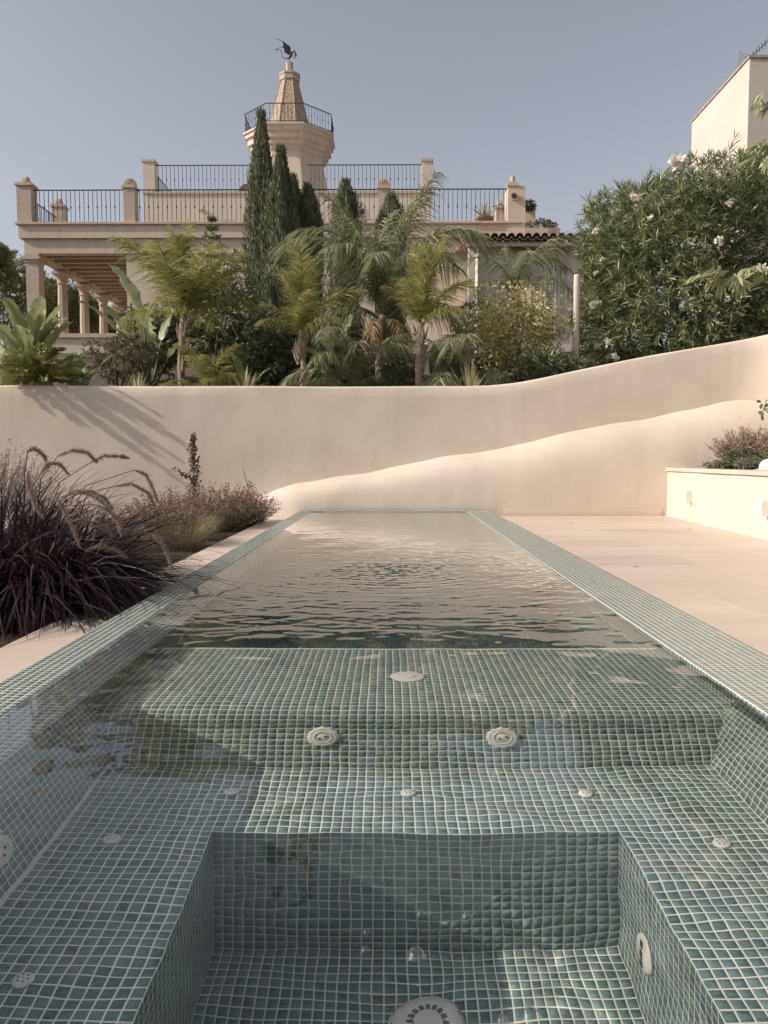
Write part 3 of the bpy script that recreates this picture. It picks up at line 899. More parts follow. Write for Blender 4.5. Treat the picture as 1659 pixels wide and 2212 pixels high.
railing("roof_side_railing", "short iron railing running back from the right white pillar of the upper roof", [((rx_, UY+0.4, uz+0.03), (rx_, UY+3.4, uz+0.03))], uh-0.12, 0.15)

# ------------------------------------------------------------------ tower
TY = 34.0
tx = WX(632, TY)
def TZ(py): return WZ(py, TY)
zp = WZ(283, TY-0.9)
R8 = 1.98
O8 = math.pi/8
tower = thing("windmill_tower", "eight sided plaster tower with flared gallery and stone clad pointed roof", "tower", (tx, TY, uz))
part("shaft", MB().lathe([(1.98, uz-0.5-zp), (1.46, -0.9)], (tx, TY, zp), 8, O8).mesh("shaft", M['house']), tower)
part("gallery_cornice", MB().lathe([(1.42,-0.98),(1.56,-0.86),(1.56,-0.76),(1.68,-0.70),(1.68,-0.56),(1.80,-0.50),(1.80,-0.30),(1.90,-0.24),(1.90,-0.12),(R8,-0.07),(R8,0.0)], (tx, TY, zp), 8, O8).mesh("gallery_cornice", M['house']), tower)
zs0, zs1 = zp, TZ(178)
spire = part("spire", MB().lathe([(1.0, 0), (0.38, zs1-zs0)], (tx, TY, zs0), 8, O8).mesh("spire", M['spire']), tower)
for k in range(8):
    a = O8 + k*math.pi/4
    part("spire_rib", MB().tube([(tx+1.0*math.cos(a), TY+1.0*math.sin(a), zs0), (tx+0.385*math.cos(a), TY+0.385*math.sin(a), zs1)], 0.022, 5).mesh("spire_rib", M['stone_trim']), spire)
part("spire_cap", MB().lathe([(0.38,0),(0.43,0.03),(0.43,0.20),(0.46,0.24),(0.46,0.30),(0.36,0.34)], (tx, TY, zs1), 8, O8).mesh("spire_cap", M['stone_trim']), tower)
part("finial", MB().lathe([(0.15,0),(0.14,0.08),(0.16,0.45)], (tx, TY, zs1+0.34), 12, 0, 0.12).mesh("finial", M['stone_trim']), tower)
part("chimney", MB().box((tx-0.60, TY-0.1, TZ(216)), (tx-0.40, TY+0.1, TZ(203))).mesh("chimney", M['stone_trim']), tower)
rr_ = R8 - 0.07
pts = [(tx+rr_*math.cos(O8+k*math.pi/4), TY+rr_*math.sin(O8+k*math.pi/4), zp) for k in range(8)]
railing("tower_railing", "iron railing round the gallery of the tower", [(pts[k], pts[(k+1) % 8]) for k in range(8)], WZ(222, TY-1.76)-zp, 0.145)
# weather vane
vz = zs1 + 0.79
k_ = 0.000837*0.95
def vp(x, y): return ((x-885)*k_, (1590-y)*k_)
vane = thing("weather_vane", "black iron winged dragon weather vane on the tower's tip", "weather vane", (tx, TY, vz))
wing = [(180,345),(330,400),(490,465),(640,545),(760,655),(900,740),(945,820),(958,985),(1000,1060),(960,1130),(905,1185),(850,1165),(800,1192),(775,1130),(700,1065),(612,1075),(632,1010),(606,880),(580,820),(520,775),(560,700),(570,640),(540,540),(490,485),(330,412)]
part("wing", MB().prism([vp(*p) for p in wing], (1,0,0), (0,0,1), (tx, TY-0.015, vz), (0, 0.03, 0)).mesh("wing", M['vane']), vane)
def vt(name, pts, r): part(name, MB().tube([(tx+vp(*p)[0], TY+(p[2] if len(p) > 2 else 0), vz+vp(p[0], p[1])[1]) for p in [(q[0], q[1]) for q in pts]], [x_*k_ for x_ in r] if isinstance(r, list) else r*k_, 7).mesh(name, M['vane'], True), vane)
vt("body", [(850,1370),(900,1290),(970,1180),(1010,1090),(1060,1030),(1110,1005),(1165,1015)], [40,60,60,50,36,30,30])
part("head", MB().prism([vp(*p) for p in [(1150,830),(1170,960),(1200,1050),(1245,1140),(1270,1215),(1245,1250),(1110,1245),(1120,1225),(1225,1215),(1190,1140),(1130,1180),(1165,1100),(1140,1030)]], (1,0,0), (0,0,1), (tx, TY-0.02, vz), (0, 0.04, 0)).mesh("head", M['vane']), vane)
vt("tail", [(860,1360),(760,1345),(650,1360),(560,1310),(500,1220),(480,1120),(458,1010),(410,930),(330,890),(240,885)], [30,22,18,16,15,15,14,14,13,12])
part("tail_tip", MB().prism([vp(*p) for p in [(260,855),(145,905),(240,945),(250,900)]], (1,0,0), (0,0,1), (tx, TY-0.012, vz), (0, 0.024, 0)).mesh("tail_tip", M['vane']), vane)
vt("arm", [(1020,1180),(1060,1330),(1190,1355),(1240,1240)], 12)
vt("leg", [(860,1360),(885,1450),(840,1540),(850,1595)], 14)
vt("leg", [(875,1360),(885,1450),(925,1500),(900,1595)], 14)
vt("wing_spike", [(520,790),(400,798),(260,800)], [9,7,3])

# ------------------------------------------------------------------ satellite dish, terrace pots
q = W(533, 412, UY+0.8)
dish = thing("satellite_dish", "round grey satellite dish on the upper roof beside the cypress", "satellite dish", (q.x, q.y, uz+0.03))
part("bowl", MB().lathe([(0.0,0.0),(0.12,0.01),(0.22,0.05),(0.27,0.09),(0.275,0.09),(0.0,-0.02)], (0,0,0), 20).mesh("bowl", M['stone_trim'], True), dish, mw=Matrix.Translation((q.x, q.y, uz+0.30)) @ Matrix.Rotation(math.radians(75), 4, 'X'))
part("mast", MB().tube([(q.x, q.y+0.05, uz+0.03), (q.x, q.y+0.05, uz+0.32)], 0.025, 6).mesh("mast", M['iron']), dish)
part("feed_arm", MB().tube([(q.x+0.06, q.y-0.05, uz+0.1), (q.x+0.10, q.y-0.4, uz+0.42), (q.x+0.10, q.y-0.4, uz+0.5)], 0.012, 5).mesh("feed_arm", M['iron']), dish)

# ------------------------------------------------------------------ garden wing with tiled eave
GY = 21.0
gz = WZ(524, GY)
gx0, gx1 = WX(1010, GY), WX(1330, GY)
wing_b = thing("garden_wing", "low white wing with a clay tile eave and louvred shutters", "building", (3.6, GY+1.5, 3.2))
part("wall", MB().box((WX(1032, GY), GY+0.35, 2.2), (gx1, GY+3.0, gz-0.03)).mesh("wall", M['white']), wing_b)
part("corner_post", MB().box((WX(1010, GY), GY+0.1, 2.2), (WX(1024, GY), GY+0.3, gz-0.1)).mesh("corner_post", M['white']), wing_b)
part("eave_board", MB().box((gx0-0.05, GY-0.02, gz-0.09), (gx1, GY+0.10, gz-0.005)).mesh("eave_board", M['white']), wing_b)
part("roof_deck", MB().add([(gx0-0.1,GY-0.05,gz),(gx1,GY-0.05,gz),(gx1,GY+3.1,gz+0.55),(gx0-0.1,GY+3.1,gz+0.55)], [(0,1,2,3)]).mesh("roof_deck", M['terracotta']), wing_b)
for k in range(8):
    x = gx0 + 0.35 + k*0.58
    if x > gx1-0.1: break
    part("rafter_end", MB().box((x, GY+0.1, gz-0.16), (x+0.10, GY+0.36, gz-0.02)).mesh("rafter_end", M['white']), wing_b)
def barrel(r0, r1, l, up):
    vs, fs = [], []
    n = 9
    for (r, y) in ((r0, 0), (r1, l)):
        for th in (0, 0.014):
            for k in range(n):
                a = math.pi*k/(n-1)
                vs.append(((r-th)*math.cos(a), y, (1 if up else -1)*(r-th)*math.sin(a)))
    for k in range(n-1):
        fs += [(k, k+1, 2*n+k+1, 2*n+k), (n+k, 3*n+k, 3*n+k+1, n+k+1), (k, n+k, n+k+1, k+1)]
    return nmesh("roof_tile", vs, fs, M['roof_tile'], False)
bt, bb = barrel(0.105, 0.09, 0.46, True), barrel(0.105, 0.09, 0.46, False)
nt_ = int((gx1-gx0)/0.215)
slope = math.atan2(0.55, 3.15)
for j in range(4):
    for i in range(nt_):
        x = gx0 + i*0.215
        y, z = GY-0.16+j*0.38, gz + 0.02 + j*0.38*math.tan(slope)
        rot = Matrix.Rotation(slope, 4, 'X') @ Matrix.Rotation(random.uniform(-0.03, 0.03), 4, 'Z')
        part("roof_tile", bt, wing_b, mw=Matrix.Translation((x, y, z+0.075)) @ rot)
        if j == 0: part("roof_tile", bb, wing_b, mw=Matrix.Translation((x+0.107, y, z+0.10)) @ rot)
for (a, b_, c, d) in ((1171, 608, 1196, 722), (1140, 608, 1165, 722)):
    x0, x1, z0, z1 = WX(a, GY+0.3), WX(c, GY+0.3), WZ(d, GY+0.3), WZ(b_, GY+0.3)
    sh = part("shutter", MB().box((x0, GY+0.27, z0), (x0+0.04, GY+0.345, z1)).box((x1-0.04, GY+0.27, z0), (x1, GY+0.345, z1)).box((x0+0.041, GY+0.27, z0), (x1-0.041, GY+0.345, z0+0.05)).box((x0+0.041, GY+0.27, z1-0.05), (x1-0.041, GY+0.345, z1)).mesh("shutter", M['shutter']), wing_b)
    n = int((z1-z0-0.1)/0.062)
    sl = MB().add([(x0+0.041,GY+0.285,0),(x1-0.041,GY+0.285,0),(x1-0.041,GY+0.335,0.042),(x0+0.041,GY+0.335,0.042),(x0+0.041,GY+0.285,-0.008),(x1-0.041,GY+0.285,-0.008),(x1-0.041,GY+0.335,0.034),(x0+0.041,GY+0.335,0.034)], [(0,1,2,3),(7,6,5,4),(0,4,5,1),(2,6,7,3)]).mesh("louvre", M['shutter'])
    for k in range(n):
        part("louvre", sl, sh, mw=Matrix.Translation((0, 0, z0+0.06+k*0.062)))
x0, x1 = WX(1196, GY+0.3), WX(1204, GY+0.3)
part("window_frame", MB().box((x0+0.003, GY+0.29, WZ(722, GY+0.3)), (x1, GY+0.345, WZ(604, GY+0.3))).mesh("window_frame", M['shutter']), wing_b)
q = W(1064, 541, GY+0.35)
part("vent_grille", MB().box((q.x-0.15, GY+0.33, q.z-0.06), (q.x+0.15, GY+0.355, q.z+0.06)).mesh("vent_grille", M['stone_trim']), wing_b)

# garden steps seen between the palms
st = thing("garden_steps", "short flight of worn stone garden steps between the palms", "steps", (WX(945, 15.5), 15.5, 1.9))
for k in range(6):
    q = W(950, 833-k*7.6, 15.2+k*0.28)
    part("step", MB().box((q.x-0.36, 15.2+k*0.28, q.z-0.10), (q.x+0.36, 15.6+k*0.28, q.z), 0.01).mesh("step", M['roof_tile'] if k % 2 else M['stone_trim']), st)
q = W(915, 790, 15.4)
part("side_wall", MB().add([(q.x-0.1,15.1,1.6),(q.x+0.12,15.1,1.6),(q.x+0.12,15.1,2.1),(q.x-0.1,15.1,2.1),(q.x-0.1,17.2,1.6),(q.x+0.12,17.2,1.6),(q.x+0.12,17.2,3.4),(q.x-0.1,17.2,3.4)], [(0,1,2,3),(4,7,6,5),(0,4,5,1),(3,2,6,7),(0,3,7,4),(1,5,6,2)]).mesh("side_wall", M['wall']), st)
q = W(962, 770, 17.5)
part("landing_wall", MB().box((q.x-0.3, 17.4, 2.0), (q.x+0.5, 17.7, q.z+0.25)).mesh("landing_wall", M['terracotta']), st)

# ------------------------------------------------------------------ white house on the right
RY = 20.0
rx0 = WX(1594, RY); rz = WZ(123, RY)
Yf = 23.7
wh = thing("white_house", "tall plain white house with a flat parapet behind the oleander", "house", (rx0+3, 22, 2.5))
part("wall", MB().box((rx0, RY, 2.0), (rx0+7, Yf, rz-0.06)).mesh("wall", M['white']), wh)
part("parapet_coping", MB().box((rx0-0.03, RY-0.03, rz-0.06), (rx0+7, Yf+0.03, rz)).mesh("parapet_coping", M['roof_tile']), wh)
part("chimney", MB().box((WX(1664, RY+1), RY+0.7, rz), (WX(1690, RY+1), RY+1.1, rz+0.5)).mesh("chimney", M['white']), wh)
q = Vector((rx0+0.12, RY+0.5, rz))
an = thing("roof_antenna", "slanting rooftop television antenna with a wire reflector", "antenna", tuple(q))
A0, A1 = q + Vector((-0.05, 0, 0.05)), q + Vector((0.58, -0.25, 0.62))
M['alu'] = plain("aluminium", (0.16,0.16,0.17,1), 0.5, 0.3)
part("mast", MB().tube([q, q+Vector((0,0,0.22))], 0.018, 6).mesh("mast", M['alu']), an)
part("boom", MB().tube([A0, A1], 0.016, 6).mesh("boom", M['alu']), an)
for k in range(10):
    c = A0.lerp(A1, 0.12 + k*0.097)
    part("element", MB().tube([c+Vector((-0.09,-0.16,0.0)), c+Vector((0.09,0.16,0.0))], 0.009, 5).mesh("element", M['alu']), an)
for k in range(7):
    part("reflector_wire", MB().tube([q+Vector((-0.26-0.012*k*0,-0.12,-0.02+0.055*k)), q+Vector((0.22,0.22,-0.02+0.055*k))], 0.004, 4).mesh("reflector_wire", M['alu']), an)
for s_ in (0, 0.5, 1):
    c0 = q + Vector((-0.26+0.48*s_, -0.12+0.34*s_, 0))
    part("reflector_bar", MB().tube([c0+Vector((0,0,-0.03)), c0+Vector((0.015,0,0.33))], 0.005, 4).mesh("reflector_bar", M['alu']), an)

# sail post with a corner of shade sail
q = W(1243, 800, 12.4)
ptop = W(1243, 598, 12.4)
sp = thing("sail_post", "slim white round post standing behind the rising wall", "post", (q.x, 12.4, q.z-0.3))
part("shaft", MB().lathe([(0.047,0),(0.047,ptop.z-q.z+0.5),(0.043,ptop.z-q.z+0.53)], (q.x, 12.4, q.z-0.5), 18).mesh("shaft", M['white'], True), sp)
part("top_eye", MB().tube([(q.x, 12.4, ptop.z+0.02), (q.x+0.02, 12.4, ptop.z+0.06), (q.x-0.02, 12.4, ptop.z+0.07)], 0.008, 5).mesh("top_eye", M['alu']), sp)
M['canvas'] = plain("sail_canvas", (0.50,0.44,0.38,1), 0.9)
a, b_, c = W(1240, 752, 12.45), W(1150, 806, 13.6), W(1245, 806, 12.6)
vs, fs = [], []
n = 8
for i in range(n+1):
    for j in range(n+1):
        u, v_ = i/n, j/n
        p = a.lerp(b_, u) * (1-v_) + a.lerp(c, u) * v_
        p = p + Vector((0, 0, -0.16*math.sin(math.pi*u)*(1-v_)))
        vs.append(p)
for i in range(n):
    for j in range(n):
        k = i*(n+1)+j
        fs.append((k, k+1, k+n+2, k+n+1))
solo("shade_sail", nmesh("shade_sail", vs, fs, M['canvas'], True), "lowered corner of pale shade sail tied to the white post", "shade sail")

# ------------------------------------------------------------------ plants
LM = {}
LM['palm_dark'] = leafmat("palm_leaf_dark", [(0.1,(0.122,0.137,0.070)),(0.5,(0.238,0.252,0.130)),(0.9,(0.432,0.432,0.259))], 0.40, 0.25, 0.5)
LM['palm_lime'] = leafmat("palm_leaf_lime", [(0.1,(0.200,0.210,0.062)),(0.5,(0.330,0.330,0.105)),(0.9,(0.500,0.470,0.200))], 0.45, 0.42, 0.4)
LM['palm_dry'] = leafmat("palm_leaf_dry", [(0.1,(0.202,0.132,0.062)),(0.9,(0.403,0.295,0.155))], 0.6, 0.25)
LM['cypress'] = leafmat("cypress_spray", [(0.1,(0.067,0.077,0.041)),(0.5,(0.138,0.151,0.089)),(0.9,(0.255,0.255,0.159))], 0.6, 0.10)
LM['oleander'] = leafmat("oleander_leaf", [(0.1,(0.093,0.112,0.052)),(0.5,(0.192,0.222,0.108)),(0.9,(0.385,0.393,0.206))], 0.42, 0.20, 0.5)
LM['citrus'] = leafmat("citrus_leaf", [(0.1,(0.222,0.214,0.086)),(0.5,(0.440,0.403,0.168)),(0.9,(0.765,0.665,0.294))], 0.42, 0.28, 0.5)
LM['dark'] = leafmat("dark_shrub_leaf", [(0.1,(0.056,0.069,0.038)),(0.5,(0.120,0.142,0.078)),(0.9,(0.254,0.270,0.152))], 0.45, 0.15, 0.5)
LM['pine'] = leafmat("pine_needles", [(0.1,(0.114,0.121,0.056)),(0.5,(0.223,0.227,0.108)),(0.9,(0.420,0.394,0.199))], 0.6, 0.15)
LM['banana'] = leafmat("paddle_leaf", [(0.1,(0.201,0.226,0.121)),(0.5,(0.335,0.362,0.190)),(0.9,(0.575,0.576,0.302))], 0.33, 0.30, 0.5)
LM['cycad'] = leafmat("cycad_leaf", [(0.1,(0.120,0.140,0.053)),(0.5,(0.261,0.274,0.100)),(0.9,(0.489,0.469,0.185))], 0.38, 0.2, 0.5)
LM['grey'] = leafmat("grey_leaf", [(0.1,(0.161,0.161,0.127)),(0.9,(0.345,0.322,0.253))], 0.7, 0.2)
LM['agave'] = leafmat("sword_leaf", [(0.1,(0.227,0.233,0.129)),(0.5,(0.407,0.394,0.222)),(0.9,(0.739,0.670,0.407))], 0.45, 0.2)
LM['purple'] = leafmat("purple_grass", [(0.0,(0.014,0.007,0.009)),(0.35,(0.036,0.018,0.022)),(0.6,(0.070,0.038,0.042)),(0.85,(0.125,0.082,0.075)),(1.0,(0.105,0.100,0.045))], 0.45, 0.15, 0.35)
LM['plume'] = leafmat("grass_plume", [(0.1,(0.20,0.150,0.125)),(0.5,(0.34,0.265,0.220)),(0.9,(0.50,0.41,0.345))], 0.8, 0.45)
LM['feather'] = leafmat("feather_grass", [(0.1,(0.142,0.133,0.064)),(0.5,(0.264,0.236,0.122)),(0.9,(0.459,0.397,0.225))], 0.6, 0.3)
LM['salvia'] = leafmat("salvia_leaf", [(0.1,(0.105,0.099,0.055)),(0.5,(0.205,0.175,0.106)),(0.9,(0.362,0.294,0.193))], 0.6, 0.2)
LM['pink'] = leafmat("pink_flower", [(0.1,(0.230,0.098,0.115)),(0.5,(0.368,0.172,0.184)),(0.9,(0.529,0.322,0.299))], 0.6, 0.3)
LM['petal'] = leafmat("white_petal", [(0.1,(0.713,0.644,0.552)),(0.9,(0.920,0.862,0.759))], 0.6, 0.3)
LM['stem'] = plain("brown_bark", (0.11,0.085,0.065,1), 0.9, c2=(0.20,0.16,0.13,1), scale=14, bump=0.6)
LM['palm_bark'] = plain("palm_trunk_fibre", (0.17,0.125,0.095,1), 0.95, c2=(0.36,0.29,0.23,1), scale=16, bump=0.9)
LM['green_stem'] = plain("green_stem", (0.085,0.10,0.04,1), 0.6, c2=(0.15,0.15,0.07,1))

def unit(v):
    return v / np.maximum(np.linalg.norm(v, axis=-1, keepdims=True), 1e-9)

def ribbons(base, d, L, Wd, droop, side, K=2, prof=None):
    """N curved ribbons -> vertices, quads"""
    N = len(base)
    t = np.linspace(0, 1, K+1)
    pr = np.array(prof if prof is not None else (1 - t**1.6)*0.98 + 0.02)
    P = base[:, None] + d[:, None]*(L[:, None]*t[None])[..., None] + droop[:, None]*(t**2)[None, :, None]
    hv = side[:, None]*(0.5*Wd[:, None]*pr[None])[..., None]
    V = np.stack([P-hv, P+hv], 2).reshape(-1, 3)
    o = (np.arange(N)*(K+1)*2)[:, None, None]
    k = (np.arange(K)*2)[None, :, None]
    Q = (o + k + np.array([0, 1, 3, 2])[None, None]).reshape(-1, 4)
    return V, Q

class Soup:
    def __init__(s): s.V, s.Q, s.n = [], [], 0
    def add(s, VQ):
        V, Q = VQ
        s.V.append(V); s.Q.append(Q + s.n); s.n += len(V); return s
    def mesh(s, name, mat): return qmesh(name, np.concatenate(s.V), np.concatenate(s.Q), mat)

def rdirs(n, rng):
    v = rng.normal(size=(n, 3)); return unit(v)

def sides_for(d, rng, flat=None):
    ref = rng.normal(size=d.shape) if flat is None else flat
    return unit(np.cross(d, ref))

# -- palms
def frond_mesh(name, mat, seed, length, a0, bend, leaf, pairs=44, droop=0.35, width=0.024, vee=0.35, dry=False, start=0.16, jitter=0.13):
    rng = np.random.default_rng(seed)
    n = 40
    t = np.linspace(0, 1, n+1)
    ang = a0 - bend*t**1.35
    dx = np.cos(ang)*length/n; dz = np.sin(ang)*length/n
    X = np.concatenate([[0], np.cumsum(dx[:-1])]); Z = np.concatenate([[0], np.cumsum(dz[:-1])])
    yb = 0.10*length*np.sin(t*2.2)*rng.uniform(-1, 1)
    P = np.stack([X, yb, Z], 1)
    T = unit(np.gradient(P, axis=0))
    s = Soup()
    tt = np.linspace(start, 0.995, pairs)
    idx = tt*n
    i0 = np.minimum(idx.astype(int), n-1); fr = (idx-i0)[:, None]
    B = P[i0]*(1-fr) + P[i0+1]*fr
    Tn = unit(T[i0]*(1-fr) + T[i0+1]*fr)
    Yv = np.array([0, 1.0, 0])
    Nn = unit(np.cross(Tn, np.tile(Yv, (pairs, 1))))
    Nn = np.where(Nn[:, 2:3] < 0, -Nn, Nn)
    for sgn in (-1, 1):
        for lay_ in (0, 1):
            jit = rng.normal(0, jitter, (pairs, 3))
            fwd = (0.42 + 0.75*tt)[:, None]
            d = unit(Tn*fwd + Yv*sgn + Nn*(vee*(1 if lay_ == 0 else -0.4)) + jit)
            ll = leaf*np.sin(np.pi*np.clip(0.14+0.80*(tt-start)/(1-start), 0, 1))**0.65*rng.uniform(0.8, 1.1, pairs)
            keep = rng.uniform(size=pairs) > (0.08 if lay_ == 0 else 0.45)
            dr = np.zeros((pairs, 3)); dr[:, 2] = -droop*ll*rng.uniform(0.5, 1.4, pairs)
            sd = unit(np.cross(d, Nn + 0.5*rng.normal(size=Nn.shape)))
            s.add(ribbons(B[keep], d[keep], ll[keep], np.full(keep.sum(), width)*rng.uniform(0.75, 1.2, keep.sum()), dr[keep], sd[keep], 3, [0.7, 1.0, 0.75, 0.05]))
    # rachis as a narrow three-sided ribbon pair
    rw_ = np.linspace(0.024, 0.005, n+1)*(length/1.6)
    for ax in (np.array([0, 1.0, 0]), np.array([0.0, 0, 1.0])):
        V = np.concatenate([P - ax*rw_[:, None], P + ax*rw_[:, None]])
        Q = np.array([[k, k+1, n+1+k+1, n+1+k] for k in range(n)])
        s.add((V, Q))
    return s.mesh(name, mat)

def palm(label, base, crown, mat, leaf_variants, fronds, trunk_r, seed, dead=2):
    rng = random.Random(seed)
    base, crown = Vector(base), Vector(crown)
    t = thing("palm_tree", label, "palm", tuple(base), "garden palms behind the wall")
    mid = base.lerp(crown, 0.5) + Vector((rng.uniform(-0.05, 0.05), 0, 0))
    pts = [base, base.lerp(mid, 0.5), mid, mid.lerp(crown, 0.5), crown, crown + (crown-mid).normalized()*0.18]
    part("trunk", MB().tube(pts, [trunk_r*1.25, trunk_r*1.08, trunk_r, trunk_r*0.95, trunk_r*1.25, trunk_r*0.5], 12).mesh("trunk", LM['palm_bark'], True), t)
    # old leaf bases
    for k in range(9):
        a = rng.uniform(0, 6.28); z = rng.uniform(0.35, 1.0)
        c = base.lerp(crown, z)
        o = Vector((math.cos(a), math.sin(a), 0))
        part("leaf_base", MB().tube([c+o*trunk_r*0.7, c+o*(trunk_r+0.035)+Vector((0,0,0.10)), c+o*(trunk_r+0.075)+Vector((0,0,0.22))], [0.03, 0.022, 0.008], 5).mesh("leaf_base", LM['palm_bark']), t)
    for (az, var, sc, tilt) in fronds:
        me = leaf_variants[var]
        mw = Matrix.Translation(crown + Vector((0,0,0.05))) @ Matrix.Rotation(math.radians(az), 4, 'Z') @ Matrix.Rotation(math.radians(-tilt), 4, 'Y') @ Matrix.Scale(sc, 4)
        part("frond", me, t, mw=mw)
    return t

D2 = math.radians
FL = {'up': frond_mesh("frond_upright", LM['palm_lime'], 1, 1.5, D2(86), D2(28), 0.52, 60, 0.36, 0.014),
      'mid': frond_mesh("frond_spreading", LM['palm_lime'], 2, 1.45, D2(66), D2(62), 0.50, 60, 0.5, 0.014),
      'low': frond_mesh("frond_low", LM['palm_lime'], 3, 1.3, D2(38), D2(75), 0.44, 54, 0.65, 0.014)}
FDk = {'up': frond_mesh("frond_upright_dark", LM['palm_dark'], 4, 2.4, D2(84), D2(52), 0.62, 62, 0.75, 0.016),
       'mid': frond_mesh("frond_arching_dark", LM['palm_dark'], 5, 2.5, D2(68), D2(112), 0.66, 64, 0.95, 0.016),
       'low': frond_mesh("frond_hanging_dark", LM['palm_dark'], 6, 2.0, D2(35), D2(110), 0.58, 54, 1.0, 0.016),
       'dry': frond_mesh("frond_dry", LM['palm_dry'], 7, 1.5, D2(15), D2(110), 0.40, 40, 0.9)}

def gz_at(x, y): return ground_z(x, y)
def spot(px, Y, dz=-0.05):
    x = WX(px, Y); return Vector((x, Y, gz_at(x, Y)+dz))
def ring(n, var, sc, tilt, seed, a0=0, a1=360):
    r = random.Random(seed)
    return [(a0 + (a1-a0)*k/n + r.uniform(-14, 14), var, sc*r.uniform(0.88, 1.1), tilt + r.uniform(-8, 8)) for k in range(n)]

b_ = spot(397, 12.3); c_ = W(396, 700, 12.3)
palm("slender palm with wide feathery crown standing before the villa's porch end", b_, c_, 'palm_lime', FL,
     ring(4, 'up', 0.95, 8, 21) + ring(7, 'mid', 1.0, 6, 22) + ring(4, 'low', 0.85, 0, 23) + [(178, 'mid', 1.1, 14), (2, 'mid', 1.0, 6)], 0.052, 1)
b_ = spot(650, 11.75); c_ = W(651, 738, 11.75)
palm("small lime green palm with upright fronds right of the cypresses' foot", b_, c_, 'palm_lime', FL,
     [(250, 'up', 0.88, 12), (80, 'up', 0.80, 8), (150, 'up', 0.70, 0), (280, 'up', 0.75, 4), (200, 'up', 0.7, -4), (20, 'mid', 0.70, 10), (5, 'mid', 0.82, -2), (185, 'mid', 0.55, 0), (215, 'low', 0.55, 10), (335, 'low', 0.6, 10), (300, 'mid', 0.55, 14), (120, 'mid', 0.6, 0)], 0.045, 2)
b_ = spot(824, 13.4); c_ = W(826, 700, 13.4)
palm("largest dark palm with long drooping fronds in front of the terrace", b_, c_, 'palm_dark', FDk,
     [(178, 'mid', 0.98, 14), (158, 'mid', 0.9, 6), (205, 'mid', 0.95, 16), (0, 'mid', 1.05, 18), (18, 'up', 1.0, 6), (345, 'up', 0.98, 10), (330, 'mid', 1.0, 14), (230, 'mid', 0.8, 10), (262, 'mid', 0.75, 4), (300, 'mid', 0.85, 6), (60, 'up', 0.92, 8), (110, 'up', 0.85, 8), (140, 'up', 0.92, 4), (40, 'mid', 1.05, 10), (195, 'low', 0.8, 0), (340, 'low', 0.9, 0), (160, 'low', 0.8, 0), (10, 'low', 0.8, 4), (320, 'up', 1.05, 4), (200, 'up', 0.95, -2), (250, 'dry', 0.6, -10), (310, 'dry', 0.6, -10), (120, 'low', 0.9, 0)], 0.085, 3)
b_ = spot(907, 11.9); c_ = W(908, 722, 11.9)
palm("pale lime palm beside the garden steps with arching bright fronds", b_, c_, 'palm_lime', FL,
     [(200, 'up', 0.82, 10), (300, 'up', 0.80, 6), (340, 'up', 0.90, 0), (20, 'up', 0.85, -2), (120, 'mid', 0.85, 10), (180, 'mid', 0.62, 10), (0, 'mid', 0.75, 4), (250, 'mid', 0.62, 10), (45, 'mid', 0.9, 0), (90, 'up', 0.8, 0), (270, 'up', 0.72, 14), (320, 'low', 0.7, 6)], 0.055, 4)
b_ = spot(1112, 16.5); c_ = W(1112, 650, 16.5)
palm("dark feathery palm in front of the white wing", b_, c_, 'palm_dark', FDk,
     [(185, 'mid', 0.62, 10), (0, 'mid', 0.95, 14), (345, 'mid', 0.8, 10), (90, 'up', 0.6, 0), (270, 'mid', 0.6, 8), (220, 'low', 0.7, 6), (310, 'low', 0.8, 6), (150, 'up', 0.55, 4), (30, 'mid', 0.8, 6)], 0.07, 5)

